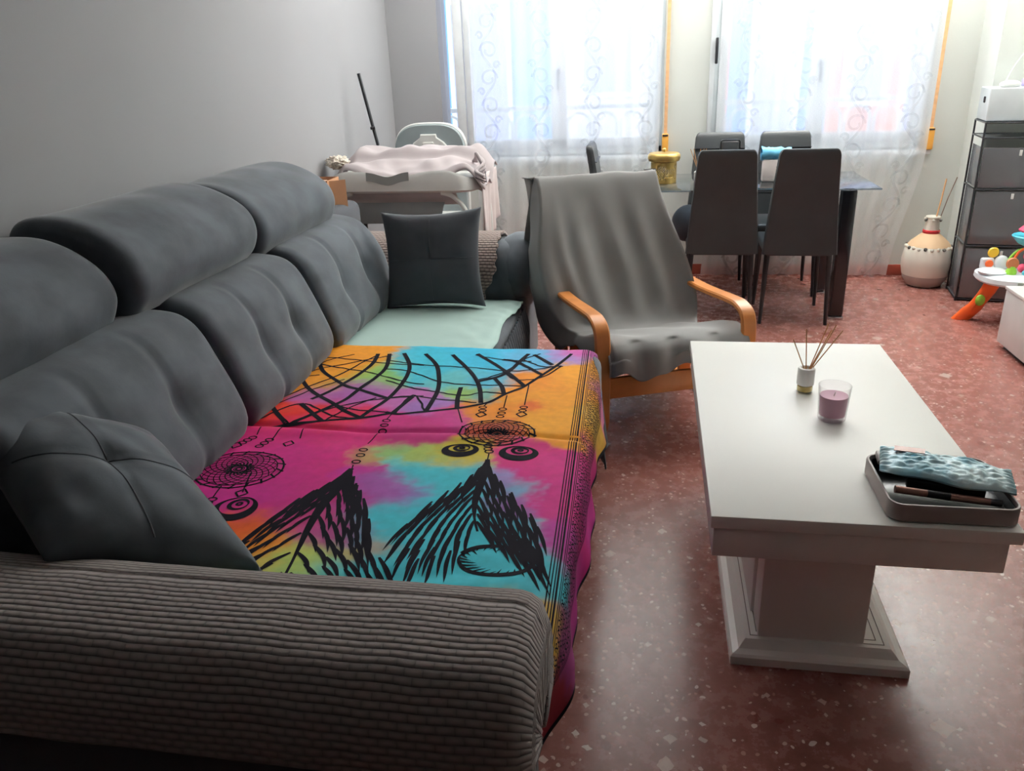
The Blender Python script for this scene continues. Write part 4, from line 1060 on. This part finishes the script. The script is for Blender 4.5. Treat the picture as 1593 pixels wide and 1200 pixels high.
# ------------------------------------------------------------------ changing table with tub, blankets, high chair, pole, box
m_enam = mat('white_enamel', lin(226, 226, 222), .3)
def changing_table():
    r = empty('changing_table', (-1.4, 4.6, 0), 0, 'white baby changing table with a grey label and sling shelf behind the sofa', 'changing table')
    # moulded top: front wall with rounded corners and dipped middle
    def rim(off, z, dip):
        pts = []
        x0, x1, y0, y1, rad = -1.825+off, -.945-off, 4.33+off, 4.88-off, .10-off*.5
        for cx, cy, a0 in ((x1-rad, y1-rad, 0), (x0+rad, y1-rad, PI/2), (x0+rad, y0+rad, PI), (x1-rad, y0+rad, 1.5*PI)):
            for k in range(9):
                a = a0+PI/2*k/8; pts.append(Vector((cx+rad*math.cos(a), cy+rad*math.sin(a), z)))
        # extra points on the long sides
        out = []
        for i, p in enumerate(pts):
            q = pts[(i+1) % len(pts)]; out.append(p)
            if (q-p).length > .3:
                for k in range(1, 20): out.append(p.lerp(q, k/20))
        for p in out:
            ex = abs(p.x+1.40)
            p.z -= dip*math.exp(-(ex/.13)**2)*(1 if p.y < 4.6 else .0)
            p.z -= .045*sstep(.28, .44, ex)*(dip > 0)
        return out
    rings = [rim(.03, .845, 0), rim(0, .86, 0), rim(.002, .90, .0001), rim(.006, .955, .030), rim(.014, .968, .032), rim(.026, .962, .034), rim(.034, .93, .02), rim(.04, .90, 0)]
    MB().loft(rings, cap=True).build('tub', m_enam, r)
    # grey label following the dip
    V, F, _ = grid(lambda u, v: Vector((-1.565+.245*u, 4.3285+.004*v, (.918-.026*math.exp(-((u-.5)/.28)**2)*1.0)+(.046)*v)), 24, 4)
    obj('label_plate', V, F, mat('label_grey', lin(150, 152, 150), .5), r, label='grey label plate')
    m_sling = mat('sling_grey', lin(140, 146, 148), .8); m_pinkf = mat('pinkish_lining', lin(196, 184, 184), .85)
    V, F, _ = grid(lambda u, v: Vector((-1.74+.66*u+.03*v*(u-.5), 4.40+.02*math.sin(PI*v), .85-.075*v)), 20, 6); obj('lining', V, F, m_pinkf, r)
    V, F, _ = grid(lambda u, v: Vector((-1.74+.60*u-.03*v*u, 4.39-.015*math.sin(PI*v)+.01*nz(u*4, v*2), .79-.12*v)), 20, 8); obj('sling_shelf', V, F, m_sling, r)
    for (xa, xb, ya, yb) in ((-1.10, -1.0, 4.36, 4.30), (-.98, -.93, 4.60, 4.62), (-1.72, -1.78, 4.36, 4.32), (-1.74, -1.79, 4.84, 4.86)):
        pts = catmull([(xa-.05*(1 if xa > -1.4 else -1), ya, .845), (xa+.02*(1 if xa > -1.4 else -1), ya, .82), (xb, (ya+yb)/2, .72), (xb, yb, .45), (xb, yb, .01)], 8)
        MB().tube(pts, .012, 12).build('leg', m_enam, r)
    MB().tube([(-1.62, 4.40, .68), (-1.62, 4.40, .01)], .012, 10).build('black_leg', m_dark, r, label='black leg')
    MB().tube([(-.95, 4.35, .925), (-.885, 4.33, .905), (-.915, 4.45, .955)], .003, 6).build('wire_hook', m_dark, r)
changing_table()
def blanket():
    m = mat('mauve_muslin', lin(176, 166, 167), .9, var=(6, .05), sheen=.2)
    def S(u, v):
        x = -1.78+.86*u; y = 4.36+.40*v
        z = .968+.035*sstep(0, .5, v)+.055*sstep(.5, .65, v)
        z += .005*math.sin(u*38+v*9)*math.sin(v*6)+.014*math.sin(u*9+v*5)*(1-v)+.010*math.sin(u*15-v*7)+.012*nz(u*6, v*5)
        z += .018*math.sin(u*7+1)*math.exp(-(v/.18)**2)
        e = sstep(.86, 1.0, u); z -= .10*e*e+.02*e*math.sin(v*14); x += .02*e
        z -= .06*sstep(.1, 0, u)
        if v < .06: z -= .035*(1-v/.06)
        return Vector((x, y, z))
    V, F, _ = grid(S, 90, 40); o = obj('folded_blanket', V, F, m)
    o.modifiers.new('s', 'SOLIDIFY').thickness = .008
    tag(o, 'rumpled pale mauve blanket lying on the white changing table', 'blanket')
    def S2(u, v):
        return Vector((-1.055+.13*u+.01*math.sin(v*20)*u, 4.50+.10*v*0+.28*u*v, .90-.50*v*(.6+.4*u)-.02*math.sin(u*9)+.0))
    # muslin hanging at the right end
    def S3(u, v):
        y = 4.38+.42*u; k = math.sin(u*26)*.012*(.3+v)
        return Vector((-.925+.01*v+k-.03*v*math.sin(u*3), y, .93-.42*v*(.75+.25*math.sin(u*3+.4))))
    V, F, _ = grid(S3, 60, 20); o = obj('hanging_muslin', V, F, mat('pale_muslin', lin(216, 204, 202), .9))
    o.modifiers.new('s', 'SOLIDIFY').thickness = .004
    tag(o, 'pale pink muslin hanging off the right end of the changing table', 'cloth')
    # crumpled ties at the right corner and the fluffy toy at the left
    r = empty('fabric_ties', (-.95, 4.5, .95), 0, 'loose looped pink fabric ties at the right corner of the changing table', 'fabric ties')
    for k, (a, b) in enumerate(((.05, .02), (.07, .05), (.06, -.02))):
        pts = catmull([(-1.0+.01*k, 4.55, .99), (-.96, 4.5-.02*k, 1.02+.01*k), (-.93+a*.2, 4.44, .99-.02*k), (-.95, 4.38, .955-.01*k), (-.90, 4.35+b*.2, .93-.015*k)], 8)
        MB().tube(pts, .010, 10).build('tie', m, r)
    V = []; F = []
    bm = bmesh.new(); bmesh.ops.create_icosphere(bm, subdivisions=5, radius=1)
    for v in bm.verts:
        d = v.co.copy(); k = 1+.28*nz(d.x*3, d.y*3, d.z*3)+.22*nz(d.x*7+4, d.y*7, d.z*7); v.co = Vector((-1.755+.062*d.x*k, 4.42+.07*d.y*k, 1.012+.034*d.z*k))
    bm.verts.index_update()
    o = obj('knitted_toy', [v.co.copy() for v in bm.verts], [[q.index for q in f.verts] for f in bm.faces], mat('ivory_wool', lin(232, 222, 208), .95, var=(30, .2), bump=('noise', 60, .8, .01))); bm.free()
    tag(o, 'crumpled ivory woolly bundle on the left end of the changing table', 'bundle')
blanket()
def high_chair():
    r = empty('high_chair', (-1.46, 5.3, 0), 0, 'grey and white baby high chair backrest rising behind the changing table', 'high chair')
    m_g = mat('sage_grey_pad', lin(142, 152, 154), .55)
    def outline(w, h, n=48):
        out = []
        for k in range(n+1):
            a = PI*k/n; c, s = math.cos(a), math.sin(a)
            out.append((w*math.copysign(abs(c)**.62, c), h*s**.72))
        return out
    def shell(name, w, h, y, th, m, z0, parent):
        O = outline(w, h); pts = [(-w, -.35)]+[(x, z) for x, z in O[::-1]]+[(w, -.35)]
        rings = []
        for dy, k in ((0, .97), (th*.3, 1), (th*.7, 1), (th, .97)):
            rings.append([Vector((-1.43+x*k, y+dy, z0+(z*k if z > 0 else z))) for x, z in pts])
        MB().loft(rings, cap=True).build(name, m, parent)
    shell('seat_shell', .245, .215, 5.23, .03, m_enam, .945, r)
    shell('seat_back', .235, .205, 5.205, .025, m_g, .945, r)
    # white harness panel with slots
    pts = [(-.15, -.05), (-.14, .02), (-.10, .075), (-.055, .105), (-.05, .125), (.05, .125), (.055, .105), (.10, .075), (.145, .02), (.16, -.05)]
    rings = [[Vector((-1.43+x*k, y, .965+z*k)) for x, z in pts] for y, k in ((5.185, .96), (5.19, 1), (5.205, 1))]
    pn = MB().loft(rings, cap=True).build('harness_panel', m_enam, r)
    for x in (-.085, .085): MB().box(-1.43+x-.018, -1.43+x+.018, 5.181, 5.186, .987, .993, .002).build('strap_slot', m_dark, pn)
    MB().box(-1.47, -1.39, 5.168, 5.19, 1.0, 1.045, .012, seg=4).build('head_pad', mat('pad_grey', lin(190, 188, 182), .6), pn)
    MB().box(-1.64, -1.22, 5.0, 5.30, .55, .60, .03, seg=4).build('seat', m_enam, r)
    for sx in (-1, 1):
        for y in (4.98, 5.34):
            MB().tube([(-1.43+.17*sx, 5.15, .56), (-1.43+.24*sx, y, .01)], .013, 10).build('leg', m_enam, r)
high_chair()
def pole():
    r = empty('tripod_pole', (-1.66, 4.98, 0), 0, 'slim black tripod pole leaning beside the left wall', 'tripod')
    MB().tube([(-1.625, 4.97, .30), (-1.70, 4.97, 1.09)], .0075, 12).build('lower_tube', m_dark, r)
    MB().tube([(-1.695, 4.97, 1.05), (-1.775, 4.97, 1.47)], .0105, 12).build('upper_tube', m_dark, r)
    MB().tube([(-1.700, 4.962, 1.155), (-1.728, 4.955, 1.152)], .009, 10).build('clamp', m_dark, r)
    for a in (30, 150, 270): MB().tube([(-1.628, 4.97, .34), (-1.60+.18*math.cos(R(a)), 4.99+.18*math.sin(R(a)), .006)], .007, 8).build('leg', m_dark, r)
pole()
def carton():
    r = empty('cardboard_box', (-1.66, 3.95, .70), 0, 'open brown cardboard box standing on the far arm of the sofa', 'box')
    m = mat('cardboard', lin(190, 140, 104), .85, var=(12, .05)); x0, x1, y0, y1, z0, z1, t = -1.77, -1.60, 3.86, 4.02, .70, .985, .004
    b = MB(); b.box(x0, x0+t, y0, y1, z0, z1); b.box(x1-t, x1, y0, y1, z0, z1); b.box(x0, x1, y1-t, y1, z0, z1); b.box(x0, x1-.0, y0, y0+t, z0, z0+.20); b.box(x0, x1, y0, y1, z0, z0+t)
    b.build('carton', m, r, smooth=False)
    MB().box(x1-.002, x1+.10, y0+.02, y0+.026, z0+.05, z1-.005, M=Matrix.Translation((x1, y0, 0)) @ Matrix.Rotation(R(38), 4, 'Z') @ Matrix.Translation((-x1, -y0, 0))).build('flap', m, r, smooth=False)
    MB().box(x0+.03, x1-.05, y0+.05, y1-.03, z1-.03, z1-.012).build('inner_flap', mat('pale_card', lin(222, 186, 166), .8), r, smooth=False)
carton()
def red_cloth():
    m = mat('red_plaid', lin(112, 30, 34), .9, var=(16, .5))
    V, F, _ = grid(lambda u, v: Vector((-.575+.075*u*(1+.3*v)+.010*math.sin(v*8+u*5), 4.03+.05*u+.012*math.sin(u*12), .60-(.42-.10*sstep(.6, 1, u)*0-.11*(u > .5))*v-.01*math.sin(u*6))), 14, 30)
    o = obj('red_scarf', V, F, m); o.modifiers.new('s', 'SOLIDIFY').thickness = .012
    tag(o, 'dark red patterned cloth hanging at the front of the far armrest', 'cloth')
red_cloth()
r = empty('toy_box', (-.80, 5.35, 0), 0, 'small blue plastic tray on the floor past the sofa', 'box')
MB().box(-.90, -.74, 5.20, 5.42, 0, .07, .01).build('tray', mat('deep_blue', lin(52, 92, 148), .4), r)
MB().box(-.89, -.77, 5.26, 5.38, .07, .14, .006, M=Matrix.Identity(4)).build('lid', mat('sky_plastic', lin(90, 160, 205), .4), r)
# ------------------------------------------------------------------ right-hand corner
def vase():
    c = (1.825, 5.655, 0)
    r = empty('gourd_vase', c, 0, 'round white vase with tan shoulder, pompoms and reeds in the corner', 'vase')
    m_w = mat('chalk_ceramic', lin(226, 220, 206), .55, var=(6, .04))
    MB().lathe([(.085, 0), (.105, .006), (.135, .05), (.143, .08)], c, 48).build('grey_foot', mat('chalk_grey', lin(168, 164, 158), .6, var=(9, .12)), r, label='grey lower band')
    MB().lathe([(.143, .078), (.154, .13), (.156, .18), (.146, .24), (.130, .272), (.12, .28)], c, 48).build('body', m_w, r)
    MB().lathe([(.131, .272), (.115, .295), (.082, .325), (.055, .348), (.046, .355)], c, 48).build('shoulder', mat('tan_clay', lin(206, 172, 136), .7), r)
    MB().lathe([(.046, .35), (.047, .37), (.041, .42), (.040, .448), (.046, .455), (.044, .462), (.03, .46)], c, 36).build('neck', m_w, r)
    MB().lathe([(.050, .352), (.053, .362), (.050, .375), (.045, .372)], c, 36).build('ribbon', mat('red_ribbon', lin(186, 42, 48), .6), r)
    mp = [m_w, mat('pompom_dark', lin(70, 66, 62), .9)]
    for k in range(22):
        a = 2*PI*k/22; MB().ball((c[0]+.137*math.cos(a), c[1]+.137*math.sin(a), .262+.004*(k % 2)), .0115, 8).build('pompom', mp[1] if k % 3 == 0 else m_w, r)
    for k in range(6):
        a = 2*PI*k/6+.3; MB().ball((c[0]+.050*math.cos(a), c[1]+.050*math.sin(a), .44), .010, 8).build('pompom', mp[k % 2], r)
    MB().tube([(c[0], c[1], .3), (c[0]+.03, c[1], .56), (c[0]+.045, c[1]+.01, .70)], .005, 8).build('reed', MATS['reed'], r)
    MB().tube([(c[0]+.01, c[1], .3), (c[0]+.07, c[1], .58), (c[0]+.105, c[1], .71)], .003, 8).build('reed', mat('brown_reed', lin(110, 84, 70), .8), r)
vase()
def shelf():
    r = empty('cube_shelf', (1.905, 5.27, 0), R(-8), 'black wire cube shelf with glossy grey panels in the right corner', 'shelf')
    m_p = mat('graphite_panel', lin(84, 84, 86), .22, var=(3, .05)); m_s = mat('side_panel', lin(104, 106, 110), .25, var=(3, .05))
    H = 1.07; W = .38; D = .29; zs = [.015, .345, .69, .96, 1.07]
    f = MB()
    for x in (0, W, .5):
        for y in (0, D): f.tube([(x, y, 0), (x, y, H)], .006, 8)
    f.build('upright', m_dark, r, world=False)
    for z in (.012, .35, .69, .985, H):
        b = MB(); p = [(0, 0, z), (.5, 0, z), (.5, D, z), (0, D, z), (0, 0, z)]
        for a, c in zip(p, p[1:]): b.tube([a, c], .005, 8)
        b.build('shelf_wire', m_dark, r, world=False)
        MB().box(.004, .496, .004, D-.004, z-.001, z+.002).build('shelf_board', m_s, r, smooth=False, world=False)
    for z0, z1 in ((.02, .335), (.36, .68), (.70, .93)):
        d = MB().box(.012, .49, .0, .012, z0, z1, .004).build('door_panel', m_p, r, world=False)
        MB().box(.006, .010, .012, D-.012, z0, z1, .001).build('side_sheet', m_s, r, world=False)
        MB().box(.20, .215, -.004, .002, z1-.045, z1-.012, .002).build('pull_tab', m_enam, d, world=False)
    return r
sh = shelf()
def shelf_things():
    r = empty('storage_box', (1.99, 5.33, 1.075), R(-8), 'white glossy storage box on top of the cube shelf', 'box')
    MB().box(-.075, .34, -.03, .22, .0, .185, .008, seg=3).build('body', mat('silver_white', lin(206, 212, 214), .25), r, world=False)
    MB().box(-.0775, -.074, .05, .08, .10, .135, .006).build('grip_slot', m_dark, r, world=False)
    tag(MB().ball((2.03, 5.36, 1.275), .045, 14, (1.3, 1, .5)).build('rounded_lump', m_enam), 'small rounded white object on top of the white storage box', 'object')
    t = MB().box(2.10, 2.17, 5.33, 5.40, 1.262, 1.305, .01, M=Matrix.Identity(4)).build('purple_packet', mat('lavender', lin(176, 164, 222), .5)); tag(t, 'lavender packet on top of the white storage box', 'packet')
    tag(MB().tube(catmull([(2.05, 5.5, 1.27), (2.10, 5.52, 1.38), (2.20, 5.54, 1.52), (2.34, 5.56, 1.66)], 6), .003, 6).build('white_cable', m_enam), 'thin white cable rising from the storage box along the grey wall', 'cable')
    V, F, _ = grid(lambda u, v: Vector((1.93+.10*u+.02*nz(u*4, v*4), 5.30+.02*v+.03*nz(u*3, v*3, 2), .78+.16*v+.01*nz(u*6, 1))), 12, 12)
shelf_things()
def console():
    r = empty('media_console', (1.95, 3.2, 0), 0, 'low pale grey console against the right wall', 'console')
    m = mat('pale_grey_laminate', lin(206, 206, 204), .35)
    MB().box(1.83, 2.28, 1.2, 4.40, .03, .312, .003).build('body', m, r)
    MB().box(1.825, 2.285, 1.195, 4.405, .312, .328, .002).build('top_panel', mat('white_top', lin(232, 232, 230), .3), r)
    MB().box(1.86, 2.25, 1.25, 4.37, 0, .03).build('plinth', m_dark, r)
    b = MB()
console()
def toy_table():
    r = empty('activity_table', (2.05, 4.78, 0), 0, 'colourful baby activity table with orange legs behind the console', 'toy')
    m_o = mat('orange_plastic', lin(235, 98, 40), .35); m_wt = mat('toy_white', lin(230, 236, 240), .3); m_gr = mat('lime_plastic', lin(140, 196, 60), .4)
    m_y = mat('yellow_plastic', lin(242, 200, 60), .4); m_r = mat('raspberry_plastic', lin(226, 70, 106), .4); m_t = mat('turquoise_plastic', lin(76, 180, 200), .35); m_br = mat('toy_brown', lin(176, 104, 62), .5)
    zt = .27; cx, cy = 2.06, 4.82
    def leg(x0, y0, x1, y1):
        rings = []
        for k in range(9):
            t = k/8; x = x0+(x1-x0)*t; y = y0+(y1-y0)*t; z = zt*(1-t); w = .045-.004*t+.012*(t > .72); h = .032
            x += .02*math.sin(PI*t)
            rings.append([Vector((x+w*math.cos(a), y+h*math.sin(a), max(0.001, z))) for a in [2*PI*i/16 for i in range(16)]])
        return MB().loft(rings)
    for x0, y0, x1, y1 in ((1.93, 4.80, 1.815, 4.885), (2.16, 4.74, 2.24, 4.66), (2.14, 5.0, 2.2, 5.1)):
        l = leg(x0, y0, x1, y1).build('leg', m_o, r)
    MB().ball((1.872, 4.806, .135), .03, 12, (.9, .5, 1.1)).build('leg_badge', m_gr, r)
    prof = [(.16, .245), (.215, .25), (.225, .262), (.222, .285), (.19, .30), (.10, .302)]
    rings = []
    for q, z in prof: rings.append([Vector((cx+q*math.copysign(abs(math.cos(a))**.8, math.cos(a)), cy+q*.85*math.copysign(abs(math.sin(a))**.8, math.sin(a)), z)) for a in [2*PI*i/48 for i in range(48)]])
    MB().loft(rings).build('table_tray', m_wt, r)
    MB().box(1.98, 2.14, 4.632, 4.642, .258, .282, .004).build('control_strip', mat('strip_grey', lin(150, 160, 150), .4), r)
    MB().lathe([(.07, 0), (.075, .01), (.06, .02), (.02, .022)], (1.905, 4.80, .298), 28).build('drum_pad', m_wt, r)
    MB().box(1.865, 1.935, 4.87, 4.90, .30, .365, .012, seg=3).build('mirror_frame', m_wt, r)
    MB().lathe([(.026, -.008), (.03, 0), (.026, .008)], (0, 0, 0), 24, M=Matrix.Translation((1.925, 4.885, .395)) @ Matrix.Rotation(R(90), 4, 'X')).build('yellow_disc', m_y, r)
    MB().lathe([(.02, -.006), (.022, 0), (.02, .006)], (0, 0, 0), 20, M=Matrix.Translation((1.905, 4.862, .335)) @ Matrix.Rotation(R(90), 4, 'X')).build('orange_disc', m_o, r)
    MB().ball((1.975, 4.88, .335), .04, 14, (1, .7, 1.1)).build('white_bump', m_wt, r)
    MB().lathe([(.028, -.009), (.034, 0), (.028, .009)], (0, 0, 0), 24, M=Matrix.Translation((1.985, 4.76, .36)) @ Matrix.Rotation(R(80), 4, 'X')).build('brown_disc', m_br, r)
    MB().lathe([(.026, 0), (.028, .02), (.016, .05)], (1.985, 4.76, .295), 20).build('lime_knob', m_gr, r)
    MB().lathe([(.028, 0), (.030, .02), (.016, .04)], (2.065, 4.74, .295), 20).build('turquoise_knob', m_t, r)
    MB().tube([(2.0+.075*(1-math.cos(a)), 4.86, .32+.10*math.sin(a)) for a in [PI*k/14 for k in range(15)]], .008, 10).build('lime_arch', m_gr, r)
    MB().tube([(2.02+.06*(1-math.cos(a)), 4.84, .34+.09*math.sin(a)) for a in [PI*k/14 for k in range(15)]], .007, 10).build('orange_arch', m_o, r)
    MB().ball((2.10, 4.83, .385), .032, 12, (1.2, 1, .9)).build('pink_ball', m_r, r)
    MB().ball((2.055, 4.80, .325), .024, 12).build('raspberry_bead', m_r, r)
    MB().ball((2.12, 4.79, .33), .035, 12, (1, 1, 1)).build('turquoise_block', m_t, r)
    MB().lathe([(.02, -.04), (.06, -.02), (.095, .02), (.09, .026), (.05, .01), (.03, .005)], (2.09, 4.85, .475), 28).build('turquoise_bowl', m_t, r)
    MB().lathe([(.012, -.01), (.012, .03)], (2.09, 4.85, .49), 12).build('spindle', m_wt, r)
    MB().lathe([(.055, 0), (.058, .01), (.035, .035), (.012, .06)], (2.08, 4.85, .52), 7).build('raspberry_flower', m_r, r)
toy_table()
# bowls made up to hold the added fill lights, above the frame
for (x, y, e) in FILL_LAMPS:
    r = empty('added_fill_lamp', (x, y, 2.62), 0, 'added white fill-light bowl, out of view over the '+('dining table' if x > 0 else 'far end of the sofa'), 'lamp')
    MB().lathe([(.02, 1.99), (.12, 1.995), (.20, 2.02), (.24, 2.06), (.246, 2.06), (.21, 2.015), (.12, 1.985), (.02, 1.98)], (x, y, 0), 40).build('fill_lamp_bowl', m_enam, r)
    for a in (0, 2.09, 4.19): MB().tube([(x+.243*math.cos(a), y+.243*math.sin(a), 2.06), (x, y, 2.60)], .002, 6).build('suspension_wire', m_dark, r)
